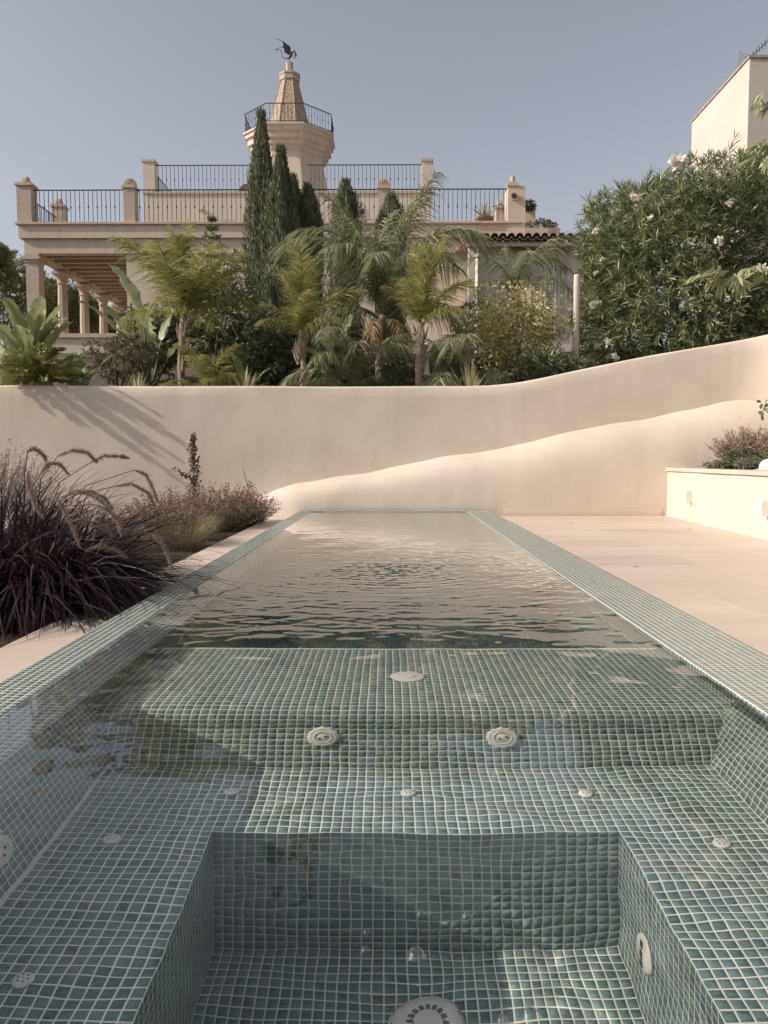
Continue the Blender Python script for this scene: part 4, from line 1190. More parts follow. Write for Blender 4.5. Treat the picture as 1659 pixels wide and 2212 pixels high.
# -- cypresses
def cypress(label, px, Y, py_top, rad, seed, n=6500, taper=0.55):
    rng = np.random.default_rng(seed)
    b0 = spot(px, Y); top = W(px, py_top, Y)
    H = top.z - b0.z
    t = thing("cypress_tree", label, "cypress", tuple(b0), "dark cypresses in front of the villa")
    part("trunk", MB().tube([b0, b0+Vector((0,0,H*0.5)), b0+Vector((0,0,H*0.9))], [0.07, 0.05, 0.015], 7).mesh("trunk", LM['stem']), t)
    ph = rng.uniform(0, 6.28, 8)
    def R(u, a):
        prof_ = np.where(u < 0.12, 0.72+u*2.3, 1.0)*(1-np.clip((u-taper)/(1-taper), 0, 1)**1.9*0.95)
        lump = 1 + 0.13*np.sin(3*a+ph[0]+6*u) + 0.11*np.sin(5*a+ph[1]-9*u) + 0.09*np.sin(8*a+ph[2]+15*u) + 0.07*np.sin(u*38+ph[3]+2*a)
        return rad*prof_*lump
    # dark inner body so that no sky shows through the middle
    nu, na = 26, 14
    U, A = np.meshgrid(np.linspace(0.02, 0.97, nu), np.linspace(0, 2*np.pi, na, endpoint=False), indexing='ij')
    rr = R(U, A)*0.72
    V = np.stack([b0.x+rr*np.cos(A), b0.y+rr*np.sin(A), b0.z+U*H], -1).reshape(-1, 3)
    Q = [[i*na+k, i*na+(k+1) % na, (i+1)*na+(k+1) % na, (i+1)*na+k] for i in range(nu-1) for k in range(na)]
    part("inner_crown", qmesh("inner_crown", V, Q, LM['cypress']), t)
    u = rng.uniform(0.01, 1.0, n)**0.9; a = rng.uniform(0, 2*np.pi, n)
    r = R(u, a)*rng.uniform(0.62, 1.02, n)
    B = np.stack([b0.x+r*np.cos(a), b0.y+r*np.sin(a), b0.z+u*H*0.985-0.03], 1)
    out = np.stack([np.cos(a), np.sin(a), np.zeros(n)], 1)
    d = unit(out*0.34 + np.array([0,0,1.0]) + rng.normal(0, 0.16, (n, 3)))
    L_ = rng.uniform(0.05, 0.13, n); L_[u > 0.97] *= 1.4
    side = unit(np.cross(d, out + rng.normal(0, 0.7, (n, 3))))
    s = Soup().add(ribbons(B, d, L_, rng.uniform(0.010, 0.024, n), np.zeros((n, 3)), side, 2, [0.35, 1.0, 0.1]))
    part("crown", s.mesh("crown", LM['cypress']), t)
cypress("tallest slim dark cypress in front of the tower", 572, 15.2, 238, 0.33, 31, 20000, 0.42)
cypress("second tallest dark cypress touching the tallest one", 612, 14.9, 316, 0.36, 32, 20000, 0.5)
cypress("narrow dark cypress squeezed between the second tallest and a shorter one", 638, 15.6, 378, 0.28, 33, 11000, 0.6)
cypress("shorter round topped cypress on the right of the tall group", 668, 15.8, 398, 0.30, 34, 12000, 0.8)
cypress("lone stout cypress with a pointed top before the middle of the railing", 748, 17.2, 388, 0.32, 35, 13000, 0.8)
cypress("low cypress in front of the shell topped pillar by the big palm", 845, 17.4, 418, 0.32, 36, 12000, 0.82)

# -- broad shrubs made of leaf clumps
def clump_shrub(name, label, cat, base, centre, radii, mat, n_clump, per, leaf, width, seed, group=None, stems=6, up=0.4, rosette=True, hollow=0.5, flowers=None, cone=0.0, lower=-1.0, droop=0.15, stem_mat='stem', part_name="crown"):
    rng = np.random.default_rng(seed)
    base, centre = Vector(base), Vector(centre)
    t = thing(name, label, cat, tuple(base), group)
    d = rdirs(n_clump*3, rng)
    d = d[d[:, 2] > lower][:n_clump]
    n_clump = len(d)
    rad = rng.uniform(hollow**3, 1, n_clump)**(1/3.0)
    ph = rng.uniform(0, 6.28, 6)
    lump = 1 + 0.13*np.sin(4*d[:, 0]+ph[0]+3*d[:, 2]) + 0.12*np.sin(6*d[:, 2]+ph[1]) + 0.10*np.sin(7*d[:, 0]-5*d[:, 1]+ph[2])
    if cone: d = d / (np.abs(d)**cone).sum(1, keepdims=True)**(1/cone)
    Cc = np.array(centre) + d*np.array(radii)*(rad*(1+(lump-1)*(0.55 if cone else 1)))[:, None]
    N = n_clump*per
    axis = unit(d*0.9 + np.array([0, 0, up]) + rng.normal(0, 0.25, d.shape))
    Bx = np.repeat(Cc, per, 0); Ax = np.repeat(axis, per, 0)
    if rosette:
        B = Bx + Ax*rng.uniform(-0.10, 0.04, (N, 1))*leaf*8*0.12 + rng.normal(0, leaf*0.06, (N, 3))
        ld = unit(Ax*rng.uniform(0.35, 1.3, (N, 1)) + rdirs(N, rng)*0.85)
    else:
        B = Bx + rng.normal(0, leaf*1.2, (N, 3))
        ld = unit(rdirs(N, rng) + np.array([0, 0, up]) + Ax*0.4)
    L_ = leaf*rng.uniform(0.65, 1.15, N)
    dr = np.zeros((N, 3)); dr[:, 2] = -droop*L_
    s = Soup().add(ribbons(B, ld, L_, width*rng.uniform(0.8, 1.2, N), dr, sides_for(ld, rng), 2, [0.25, 1.0, 0.06]))
    part(part_name, s.mesh(part_name, LM[mat]), t)
    rs = random.Random(seed)
    for k in range(stems):
        e = Vector(Cc[rs.randrange(n_clump)])
        m1 = base.lerp(e, 0.4) + Vector((rs.uniform(-.08,.08), rs.uniform(-.08,.08), rs.uniform(0,.12)))*max(radii)
        st_ = max(radii)*0.03
        part("stem", MB().tube([base + Vector((rs.uniform(-.1,.1), rs.uniform(-.1,.1), -0.03))*max(radii), m1, base.lerp(e, 0.75)+Vector((0,0,0.04)), e], [st_, st_*0.75, st_*0.5, st_*0.2], 6).mesh("stem", LM[stem_mat], True), t)
    return t, Cc, d

# oleander
Yo = 14.0
ob = Vector((WX(1480, Yo), Yo, gz_at(WX(1480, Yo), Yo)))
oc = W(1575, 600, Yo)
t, Cc, d = clump_shrub("oleander_shrub", "huge dark oleander with white blossoms above the rising wall", "shrub", ob, oc, (2.5, 1.35, 1.74), 'oleander', 6600, 13, 0.20, 0.019, 41, stems=0, up=0.6, hollow=0.5, lower=-0.98, cone=3.2)
rs = random.Random(5)
for k in range(26):
    e = Vector(Cc[rs.randrange(len(Cc))])
    if e.z < oc.z-0.6: continue
    b0 = ob + Vector((rs.uniform(-0.5, 0.6), rs.uniform(-0.3, 0.3), -0.1))
    part("stem", MB().tube([b0, b0.lerp(e, 0.35)+Vector((0, 0, 0.12)), b0.lerp(e, 0.7)+Vector((rs.uniform(-.1,.1), 0, 0.1)), e], [0.034, 0.026, 0.017, 0.006], 6).mesh("stem", LM['stem'], True), t)
for (x0, y0, x1, y1, r_) in ((1659, 720, 1440, 640, 0.045), (1640, 660, 1420, 590, 0.035), (1640, 700, 1520, 560, 0.03), (1560, 760, 1500, 600, 0.03)):
    a, c = W(x0, y0, 13.2), W(x1, y1, 13.0)
    m_ = a.lerp(c, 0.5) + Vector((0, 0, 0.10))
    part("branch", MB().tube([a + Vector((0, 0.4, -0.3)), a, m_, c], [r_*1.1, r_, r_*0.75, r_*0.35], 7).mesh("branch", LM['stem'], True), t)
rng = np.random.default_rng(77)
sel = [i for i in range(len(Cc)) if Cc[i][2] > oc.z + 0.9 or (Cc[i][0] < oc.x - 1.7 and Cc[i][2] > oc.z - 0.8)]
s = Soup()
for i in rng.choice(sel, 190, replace=False):
    c = Cc[i]; ax = unit(np.array([rng.normal(0, 0.25) - (0.5 if c[0] < oc.x-1.7 else 0), rng.normal(0, 0.25)-0.1, 1.0]))
    hh = rng.uniform(0.14, 0.34); m_ = 16
    u = np.linspace(0.15, 1, m_)
    B = c + ax*(hh*u)[:, None]
    ld = unit(ax*rng.uniform(0.7, 1.5, (m_, 1)) + rdirs(m_, rng)*0.8)
    s.add(ribbons(B, ld, rng.uniform(0.13, 0.21, m_), np.full(m_, 0.018), np.zeros((m_, 3)), sides_for(ld, rng), 2, [0.3, 1, 0.06]))
    s.add(ribbons(c[None], ax[None], np.array([hh]), np.array([0.012]), np.zeros((1, 3)), sides_for(ax[None], rng), 2, [1, 0.8, 0.4]))
part("shoots", s.mesh("shoots", LM['oleander']), t)
def blossom(parent, c, r, seed, n=30):
    rng = np.random.default_rng(seed)
    B = np.array(c) + rng.normal(0, r*0.45, (n, 3)); dd = unit(rdirs(n, rng) + np.array([-0.3, -0.6, 0.2]))
    me = Soup().add(ribbons(B, dd, np.full(n, r*0.75), np.full(n, r*0.7), np.zeros((n, 3)), sides_for(dd, rng), 2, [0.4, 1.0, 0.55])).mesh("blossom", LM['petal'])
    part("blossom", me, parent)
for i, (px, py, r_) in enumerate(((1461,350,0.10),(1377,430,0.055),(1366,424,0.04),(1286,500,0.05),(1280,660,0.055),(1292,655,0.05),(1313,738,0.06),(1328,771,0.065),(1557,520,0.06),(1576,440,0.05),(1645,578,0.05),(1286,590,0.035),(1385,795,0.04),(1590,600,0.045),(1300,560,0.03),(1405,470,0.035))):
    blossom(t, W(px, py, 12.45 if px > 1300 else 13.2), r_*1.1, 60+i)

# citrus, background shrubs
clump_shrub("citrus_tree", "yellowish green small citrus tree in front of the white wing", "tree", spot(1120, 12.6), W(1120, 712, 12.6), (0.74, 0.55, 0.66), 'citrus', 520, 8, 0.085, 0.034, 51, stems=9, hollow=0.35, rosette=False, droop=0.3)
clump_shrub("dark_shrub", "dark bushy conifer behind the slender palm's crown", "shrub", spot(470, 14.0), W(470, 690, 14.0), (0.75, 0.6, 0.95), 'dark', 1300, 8, 0.11, 0.02, 52, stems=4, hollow=0.4)
clump_shrub("dark_shrub", "dark leafy shrub under the cypresses", "shrub", spot(590, 13.6), W(590, 775, 13.6), (0.7, 0.5, 0.55), 'dark', 700, 8, 0.12, 0.03, 53, stems=4, hollow=0.3)
clump_shrub("dark_shrub", "dark shrub between the small lime palm and the large palm", "shrub", spot(735, 14.2), W(735, 770, 14.2), (0.62, 0.5, 0.55), 'dark', 600, 8, 0.12, 0.035, 54, stems=4, hollow=0.3)
clump_shrub("dark_shrub", "narrow leaved dark shrub between the large palm and the pale palm", "shrub", spot(868, 12.2), W(866, 805, 12.2), (0.28, 0.25, 0.32), 'dark', 160, 9, 0.13, 0.016, 55, stems=3, hollow=0.2)
clump_shrub("dark_shrub", "green shrub filling the gap behind the citrus tree's left side", "shrub", spot(1040, 14.2), W(1035, 745, 14.2), (0.5, 0.45, 0.75), 'oleander', 500, 8, 0.12, 0.02, 56, stems=4, hollow=0.3)
clump_shrub("dark_shrub", "low dark shrub at the foot of the white post", "shrub", spot(1190, 12.0), W(1185, 790, 12.0), (0.55, 0.35, 0.22), 'dark', 330, 8, 0.11, 0.018, 57, stems=3, hollow=0.2)
clump_shrub("dark_shrub", "thin brownish shrub before the porch's low wall", "shrub", spot(262, 13.0), W(262, 770, 13.0), (0.55, 0.4, 0.38), 'salvia', 420, 7, 0.11, 0.016, 58, stems=5, hollow=0.2)
clump_shrub("dark_shrub", "dark shrub behind the paddle leaved plants beside the porch", "shrub", spot(330, 14.6), W(335, 735, 14.6), (0.75, 0.5, 0.6), 'dark', 620, 8, 0.13, 0.03, 59, stems=4, hollow=0.3)
# young araucaria top
t = thing("araucaria_tree", "young conifer with tiered branches rising before the facade", "tree", tuple(spot(457, 15.0)))
top = W(457, 470, 15.0); bb_ = spot(457, 15.0)
part("trunk", MB().tube([bb_, top], 0.03, 6, 0.008).mesh("trunk", LM['stem']), t)
rng = np.random.default_rng(71)
s = Soup()
for k in range(10):
    u = k/9
    z = top.z - 0.05 - u*1.5
    for j in range(6):
        a = j*math.pi/3 + k*0.5
        dd = np.array([math.cos(a), math.sin(a), 0.45-0.5*u]); Lb = 0.06 + 0.42*u
        m_ = 26
        B = np.array([top.x, top.y, z]) + dd[None]*(np.linspace(0.05, 1, m_)*Lb)[:, None]
        d_ = unit(dd[None]*0.6 + rdirs(m_, rng)*0.7)
        s.add(ribbons(B, d_, np.full(m_, 0.07), np.full(m_, 0.022), np.zeros((m_, 3)), sides_for(d_, rng), 2, [0.6, 1, 0.1]))
part("crown", s.mesh("crown", LM['pine']), t)
# pines far left behind the porch
def pine(label, px, Y, py, rx, rz_, seed):
    c = W(px, py, Y)
    clump_shrub("pine_tree", label, "tree", (c.x, Y, 3.0), c, (rx, rx*0.8, rz_), 'pine', 900, 9, 0.34, 0.05, seed, "pines beyond the porch", stems=4, hollow=0.25, up=0.5)
pine("round pine at the picture's left edge behind the porch", 20, 38, 640, 2.2, 1.7, 61)
pine("pine seen between the corner pier and the first column of the porch", 118, 40, 665, 1.3, 1.6, 62)
pine("lower pine seen between the middle columns of the porch", 168, 42, 680, 1.1, 1.2, 63)
pine("distant pine low behind the last porch column", 240, 46, 700, 1.6, 0.8, 64)
pine("pine top poking in at the left edge above the others", -12, 36, 565, 0.7, 0.9, 65)

# -- paddle leaved strelitzias
def paddle(name, mat, seed, L_=1.0, Wd=0.30, bend=0.5, tear=6):
    rng = random.Random(seed)
    n, m_ = 16, 3
    vs, fs = [], []
    tears = {rng.randrange(3, n-1): rng.uniform(0.25, 0.6) for _ in range(tear)}
    for i in range(n+1):
        t = i/n
        ang = 1.35 - bend*t*1.6
        x = sum(math.cos(1.35-bend*(j/n)*1.6) for j in range(i))*L_/n
        z = sum(math.sin(1.35-bend*(j/n)*1.6) for j in range(i))*L_/n
        w = Wd/2*(math.sin(math.pi*min(1, 0.08+0.92*t**0.8))**0.55 if t < 1 else 0.03)
        for s_ in (-1, -0.5, 0, 0.5, 1):
            cut = tears.get(i, 0) if abs(s_) == 1 else 0
            ww = w*(1-cut)*s_
            vs.append((x - abs(s_)*0.05*w, ww, z + abs(s_)*w*0.45 + 0.015*math.sin(i*1.7+s_*3)))
    for i in range(n):
        for k in range(4):
            a = i*5+k
            fs.append((a, a+1, a+6, a+5))
    return nmesh(name, vs, fs, LM[mat], True)
PAD = [paddle("paddle_leaf", 'banana', s_, 1.0, w_, b_2) for s_, w_, b_2 in ((1,0.34,0.35),(2,0.30,0.6),(3,0.36,0.9),(4,0.28,0.2))]
def strelitzia(label, base, leaves, group="paddle leaved plants behind the wall"):
    base = Vector(base)
    t = thing("strelitzia_plant", label, "plant", tuple(base), group)
    for (az, tilt, stalk, size, var) in leaves:
        a = math.radians(az); tl = math.radians(tilt)
        dirv = Vector((math.cos(a)*math.sin(tl), math.sin(a)*math.sin(tl), math.cos(tl)))
        e = base + dirv*stalk
        part("leaf_stalk", MB().tube([base, base.lerp(e, 0.5)+Vector((0,0,0.04)), e], [0.026, 0.02, 0.014], 6).mesh("leaf_stalk", LM['green_stem']), t)
        mw = Matrix.Translation(e) @ Matrix.Rotation(a, 4, 'Z') @ Matrix.Rotation(tl*0.8, 4, 'Y') @ Matrix.Scale(size, 4)
        part("leaf", PAD[var], t, mw=mw)
rs = random.Random(3)
strelitzia("cluster of broad paddle leaves at the left end of the wall", spot(70, 12.0), [(rs.uniform(0, 360), rs.uniform(1, 20), rs.uniform(0.45, 0.85), rs.uniform(0.7, 0.95), rs.choice((0, 3, 0, 1))) for _ in range(22)])
strelitzia("paddle leaved plant with torn upright leaf in front of the porch opening", spot(330, 13.4), [(160, 6, 1.15, 1.35, 0), (120, 14, 0.9, 1.2, 2), (185, 24, 0.9, 1.1, 0), (230, 20, 0.8, 0.9, 0), (60, 14, 1.0, 0.9, 3), (250, 22, 0.6, 0.8, 1), (350, 26, 0.7, 0.8, 2), (200, 15, 0.5, 0.7, 3)])
strelitzia("young paddle leaves at the left edge behind the cycad", spot(0, 11.9), [(rs.uniform(0, 360), rs.uniform(5, 34), rs.uniform(0.3, 0.65), rs.uniform(0.5, 0.75), rs.randrange(4)) for _ in range(9)])
strelitzia("paddle leaves right of the cycad's crown", spot(175, 12.2), [(100, 8, 0.3, 0.6, 0), (250, 16, 0.3, 0.55, 1), (10, 24, 0.35, 0.55, 3), (190, 20, 0.25, 0.5, 2), (320, 30, 0.3, 0.5, 1)])
strelitzia("broad glossy leaves between the cypress foot and the large palm", spot(722, 12.7), [(200, 12, 0.45, 0.75, 2), (120, 8, 0.6, 0.7, 0), (330, 24, 0.4, 0.6, 1), (260, 30, 0.3, 0.55, 2), (60, 12, 0.9, 0.7, 3), (150, 18, 1.1, 0.55, 3)])
strelitzia("bright single leaved plant at the left foot of the cypresses", spot(538, 12.9), [(150, 12, 0.35, 0.62, 0), (30, 25, 0.35, 0.5, 1), (250, 24, 0.25, 0.5, 3)])

# -- cycad hanging over the wall
CY = {0: frond_mesh("cycad_frond_a", LM['cycad'], 81, 0.86, D2(60), D2(70), 0.13, 60, 0.05, 0.012, 0.75, start=0.10, jitter=0.03),
      1: frond_mesh("cycad_frond_b", LM['cycad'], 82, 0.84, D2(40), D2(62), 0.13, 60, 0.05, 0.012, 0.75, start=0.10, jitter=0.03),
      2: frond_mesh("cycad_frond_c", LM['cycad'], 83, 0.80, D2(14), D2(40), 0.12, 60, 0.05, 0.012, 0.75, start=0.10, jitter=0.03)}
cb = spot(100, 11.30, 0.16)
t = thing("cycad_plant", "dark spiky cycad spilling over the left top of the wall", "plant", tuple(cb))
part("trunk", MB().lathe([(0.13,-0.2),(0.14,0.0),(0.10,0.09),(0.04,0.13)], tuple(cb), 12).mesh("trunk", LM['palm_bark']), t)
rs = random.Random(9)
for k in range(66):
    var = 0 if k < 18 else (1 if k < 40 else 2)
    mw = Matrix.Translation(cb + Vector((0,0,0.08))) @ Matrix.Rotation(rs.uniform(0, 6.28), 4, 'Z') @ Matrix.Rotation(rs.uniform(-0.15, 0.12), 4, 'Y') @ Matrix.Scale(rs.uniform(0.68, 0.95), 4)
    part("frond", CY[var], t, mw=mw)

# -- sword leaved plants
def rosette(name, label, cat, base, n, L_, Wd, mat, seed, el=(25, 85), droop=0.2, group=None):
    rng = np.random.default_rng(seed)
    base = Vector(base)
    t = thing(name, label, cat, tuple(base), group)
    a = rng.uniform(0, 2*np.pi, n); e = np.radians(rng.uniform(el[0], el[1], n))
    d = np.stack([np.cos(a)*np.cos(e), np.sin(a)*np.cos(e), np.sin(e)], 1)
    LL = L_*rng.uniform(0.65, 1.1, n)
    side = unit(np.cross(d, np.array([0, 0, 1.0]))) ; dr = np.zeros((n, 3)); dr[:, 2] = -droop*LL*np.cos(e)
    for i in range(n):
        me = Soup().add(ribbons(np.array([base + Vector((0,0,0))]) + d[i:i+1]*0.02, d[i:i+1], LL[i:i+1], np.array([Wd]), dr[i:i+1], side[i:i+1], 4, [0.7, 1.0, 0.9, 0.6, 0.03])).mesh("leaf", LM[mat])
        part("leaf", me, t)
    return t
rosette("sword_plant", "pale sword leaved clump at the wall top left of the cypresses", "plant", spot(530, 11.55, 0.0), 34, 0.50, 0.032, 'agave', 91)
rosette("sword_plant", "low pale sword leaved clump between the cycad and the slender palm", "plant", spot(300, 11.55, 0.0), 30, 0.42, 0.032, 'agave', 92)
rosette("sword_plant", "small sword leaved clump just right of the slender palm's trunk", "plant", spot(470, 11.6, -0.02), 18, 0.36, 0.028, 'agave', 93)
rosette("sword_plant", "tall sword leaved clump right of the garden steps", "plant", spot(1012, 11.6, 0.0), 40, 0.62, 0.03, 'agave', 94)
rosette("sword_plant", "sword leaved clump left of the citrus tree's trunk", "plant", spot(1060, 11.8, 0.0), 26, 0.5, 0.028, 'oleander', 95)
# arching low palm-like tufts at the wall
for i, (px, Y, py, lab) in enumerate(((455, 12.0, 800, "arching tuft of dry green fronds right of the slender palm"), (755, 12.1, 800, "arching green tuft of fronds left of the large palm's trunk"), (985, 12.4, 790, "dark drooping tuft of fronds above the garden steps' right side"))):
    b0 = spot(px, Y, 0.12)
    t = thing("frond_tuft", lab, "plant", tuple(b0), "low tufts of fronds along the wall")
    rs = random.Random(100+i)
    for k in range(13):
        mw = Matrix.Translation(b0) @ Matrix.Rotation(rs.uniform(0, 6.28), 4, 'Z') @ Matrix.Rotation(rs.uniform(-0.35, 0.05), 4, 'Y') @ Matrix.Scale(rs.uniform(0.42, 0.62) if i < 2 else rs.uniform(0.5, 0.75), 4)
        part("frond", (FL if i == 0 else FDk)['mid' if k % 2 else 'low'], t, mw=mw)

# -- potted agave and planters on the roof terrace
q = W(1046, 482, HY+0.6)
pot = thing("terracotta_pot", "terracotta pot on the roof terrace by the flue pier", "pot", (q.x, q.y, sz))
part("bowl", MB().lathe([(0.20,0),(0.27,0.22),(0.29,0.23),(0.29,0.29),(0.25,0.29),(0.24,0.2)], (q.x, q.y, sz), 18).mesh("bowl", M['terracotta'], True), pot)
rosette("agave_plant", "spiky agave growing in the terracotta pot", "plant", (q.x, q.y, sz+0.27), 30, 0.52, 0.05, 'agave', 96, (15, 85), 0.1)
pb_ = bxp(1128, 470, 1150, 512, HY+1.2, 0.8)
pl_ = thing("roof_planter", "plastered planter boxes stepping down past the flue pier", "planter", (WX(1140, HY+1), HY+1.2, 6.9))
part("tall_box", bxp(1128, 449, 1150, 520, HY+1.2, 0.8).mesh("tall_box", M['house']), pl_)
part("low_box", bxp(1128, 493, 1203, 520, HY+0.9, 0.29).mesh("low_box", M['house']), pl_)
for i, (px, py, rx, rz_, lab) in enumerate(((1142, 445, 0.20, 0.14, "small dark bush in the tall roof planter box"), (1167, 487, 0.5, 0.16, "trailing brown shrub in the low roof planter box"))):
    c = W(px, py, HY+1.15)
    clump_shrub("planter_shrub", lab, "shrub", (c.x, c.y, c.z-0.2), c, (rx, 0.22, rz_), 'dark' if i == 0 else 'salvia', 130, 9, 0.09, 0.025, 97+i, stems=2, hollow=0.2)
rosette("terrace_yucca", "thin yucca leaves behind the terrace railing beside the cypress", "plant", W(580, 478, HY+1.5), 12, 0.45, 0.02, 'dark', 99, (30, 85), 0.05)

# -- broad lobed leaves reaching in from the right (fig-like tree)
def lobed(seed):
    rng = random.Random(seed)
    pts = [(0, 0)]
    lobes = [(-1.25, 0.42), (-0.72, 0.68), (-0.25, 0.88), (0.0, 1.0), (0.25, 0.88), (0.72, 0.68), (1.25, 0.42)]
    out = []
    for i, (a, r) in enumerate(lobes):
        out.append((a-0.10, r*0.72)); out.append((a, r)); out.append((a+0.10, r*0.72))
        if i < len(lobes)-1: out.append(((a+lobes[i+1][0])/2, 0.34))
    vs = [(0, 0, 0)] + [(r*math.cos(a), r*math.sin(a)*0.85, -0.18*r*r + 0.05*math.cos(6*a)) for a, r in out]
    fs = [(0, i, i+1) for i in range(1, len(out))]
    return nmesh("leaf", vs, fs, LM['banana'], False)
LB = [lobed(1), lobed(2)]
fx, fy = WX(1830, 12.3), 12.3
fb = Vector((fx, fy, gz_at(fx, fy)-0.1))
fig = thing("fig_tree", "tree with large lobed leaves reaching in over the oleander from the right edge", "tree", tuple(fb))
part("trunk", MB().tube([fb, fb+Vector((0.05,0,0.9)), fb+Vector((-0.05,0.05,1.9)), fb+Vector((0.0,0.0,3.4))], [0.11, 0.09, 0.07, 0.03], 10).mesh("trunk", LM['stem'], True), fig)
def lobed_branch(root_z, pts, n, size, seed):
    rs = random.Random(seed)
    pts = [fb + Vector((0, 0, root_z))] + [Vector(p) for p in pts]
    part("branch", MB().tube(pts, 0.030, 6, 0.006).mesh("branch", LM['stem'], True), fig)
    for k in range(n):
        u = 0.45 + 0.55*k/max(1, n-1)
        i = min(int(u*(len(pts)-1)), len(pts)-2); c = pts[i].lerp(pts[i+1], u*(len(pts)-1)-i)
        e = c + Vector((rs.uniform(-0.16, 0.08), rs.uniform(-0.16, 0.10), rs.uniform(-0.06, 0.16)))
        part("petiole", MB().tube([c, e], 0.006, 5, 0.004).mesh("petiole", LM['green_stem']), fig)
        mw = Matrix.Translation(e) @ Matrix.Rotation(math.radians(rs.uniform(120, 260)), 4, 'Z') @ Matrix.Rotation(math.radians(rs.uniform(5, 65)), 4, 'Y') @ Matrix.Rotation(rs.uniform(-0.4, 0.4), 4, 'X') @ Matrix.Scale(size*rs.uniform(0.7, 1.15), 4)
        part("leaf", LB[k % 2], fig, mw=mw)
lobed_branch(2.4, [W(1760, 330, 11.6), W(1690, 318, 11.5), W(1640, 345, 11.4)], 13, 0.34, 1)
lobed_branch(3.2, [W(1740, 240, 11.8), W(1680, 238, 11.8), W(1648, 225, 11.7)], 8, 0.26, 2)
lobed_branch(1.2, [W(1780, 560, 11.4), W(1680, 585, 11.3), W(1600, 600, 11.2), W(1530, 600, 11.2)], 18, 0.32, 3)

# ------------------------------------------------------------------ left bed: purple fountain grass
gb = Vector((-2.00, 4.25, -0.13))
fg = thing("fountain_grass", "big clump of dark purple fountain grass with furry plumes beside the pool", "grass clump", tuple(gb))
rng = np.random.default_rng(201)
def tuft(base, n, rad, Lr, Wr, el, droop, seed, K=6, aim=None):
    rng = np.random.default_rng(seed)
    a = rng.uniform(0, 2*np.pi, n); r = rad*np.sqrt(rng.uniform(0, 1, n))
    B = np.stack([base[0]+r*np.cos(a), base[1]+r*np.sin(a), np.full(n, base[2])], 1)
    a2 = a + rng.normal(0, 0.5, n)
    e = np.radians(np.clip(rng.normal(el[0], el[1], n), 15, 89))
    d = np.stack([np.cos(a2)*np.cos(e), np.sin(a2)*np.cos(e), np.sin(e)], 1)
    L_ = rng.uniform(Lr[0], Lr[1], n)
    out = np.stack([np.cos(a2), np.sin(a2), np.zeros(n)], 1)
    dr = out*(0.25*L_*rng.uniform(0.4, 1.3, n))[:, None]; dr[:, 2] -= droop*L_*rng.uniform(0.4, 1.5, n)
    side = unit(np.cross(d, out + rng.normal(0, 0.5, (n, 3))) + 1e-4)
    return ribbons(B, d, L_, rng.uniform(Wr[0], Wr[1], n), dr, side, K)
part("blades", Soup().add(tuft(gb, 3400, 0.38, (0.9, 1.36), (0.008, 0.018), (66, 15), 1.02, 202)).add(tuft(gb, 1100, 0.38, (0.45, 0.85), (0.009, 0.018), (54, 16), 0.9, 203)).mesh("blades", LM['purple']), fg)
g2 = gb + Vector((-0.55, 0.55, 0))
part("blades", Soup().add(tuft(g2, 1800, 0.32, (0.85, 1.4), (0.008, 0.016), (71, 12), 0.8, 204)).mesh("blades", LM['purple']), fg)
def plume(parent, pts, r, seed):
    """furry arching flower spike"""
    rng = np.random.default_rng(seed)
    P = [Vector(p) for p in pts]
    n = 1100
    t = rng.uniform(0, 1, n); seg = t*(len(P)-1); i0 = np.minimum(seg.astype(int), len(P)-2); f_ = (seg-i0)[:, None]
    A = np.array([p[:] for p in P]); B = A[i0]*(1-f_)+A[i0+1]*f_; T = unit(A[i0+1]-A[i0])
    d = unit(T*0.55 + rdirs(n, rng))
    L_ = r*(0.75+0.5*rng.uniform(size=n))*np.sin(np.pi*np.clip(0.10+0.84*t, 0, 1))**0.6
    sp_ = Soup().add(ribbons(B, d, L_, np.full(n, 0.0016), np.zeros((n, 3)), sides_for(d, rng), 1, [1.0, 0.2]))
    core = MB().tube(P, [r*0.16*math.sin(math.pi*(0.12+0.8*k/(len(P)-1)))**0.6 for k in range(len(P))], 6)
    me = sp_.mesh("plume", LM['plume'])
    o = part("plume", me, parent)
    part("spike", core.mesh("spike", LM['plume'], True), o)
PL = [((120,1072),(140,1105),(160,1145),(172,1180)), ((90,1020),(105,1000),(130,1002),(148,1025)), ((130,1075),(170,1058),(215,1080),(245,1108)),
      ((185,1190),(215,1180),(255,1190),(275,1205)), ((160,1125),(190,1125),(225,1140),(250,1160)), ((205,1090),(230,1100),(255,1125),(262,1158)),
      ((125,985),(160,972),(190,978),(210,1000)), ((195,1000),(225,985),(260,985),(278,990)), ((250,1050),(285,1045),(320,1065),(338,1100)),
      ((290,1015),(315,1025),(330,1055),(340,1085)), ((330,1155),(350,1170),(365,1200),(372,1235)), ((60,1025),(62,1050),(75,1090),(95,1120)),
      ((170,1065),(195,1060),(225,1075),(245,1100)), ((60,975),(75,968),(95,985),(105,1010))]
for i, p in enumerate(PL):
    Yp = 3.56 + 0.07*(i % 5)
    plume(fg, [W(x, y, Yp) for x, y in p], 0.020, 210+i)
    e0 = W(p[0][0], p[0][1], Yp)
    m_ = gb.lerp(e0, 0.6) + Vector((0, 0, 0.22))
    part("plume_stalk", MB().tube([gb, m_, e0], 0.003, 4, 0.002).mesh("plume_stalk", LM['purple']), fg)

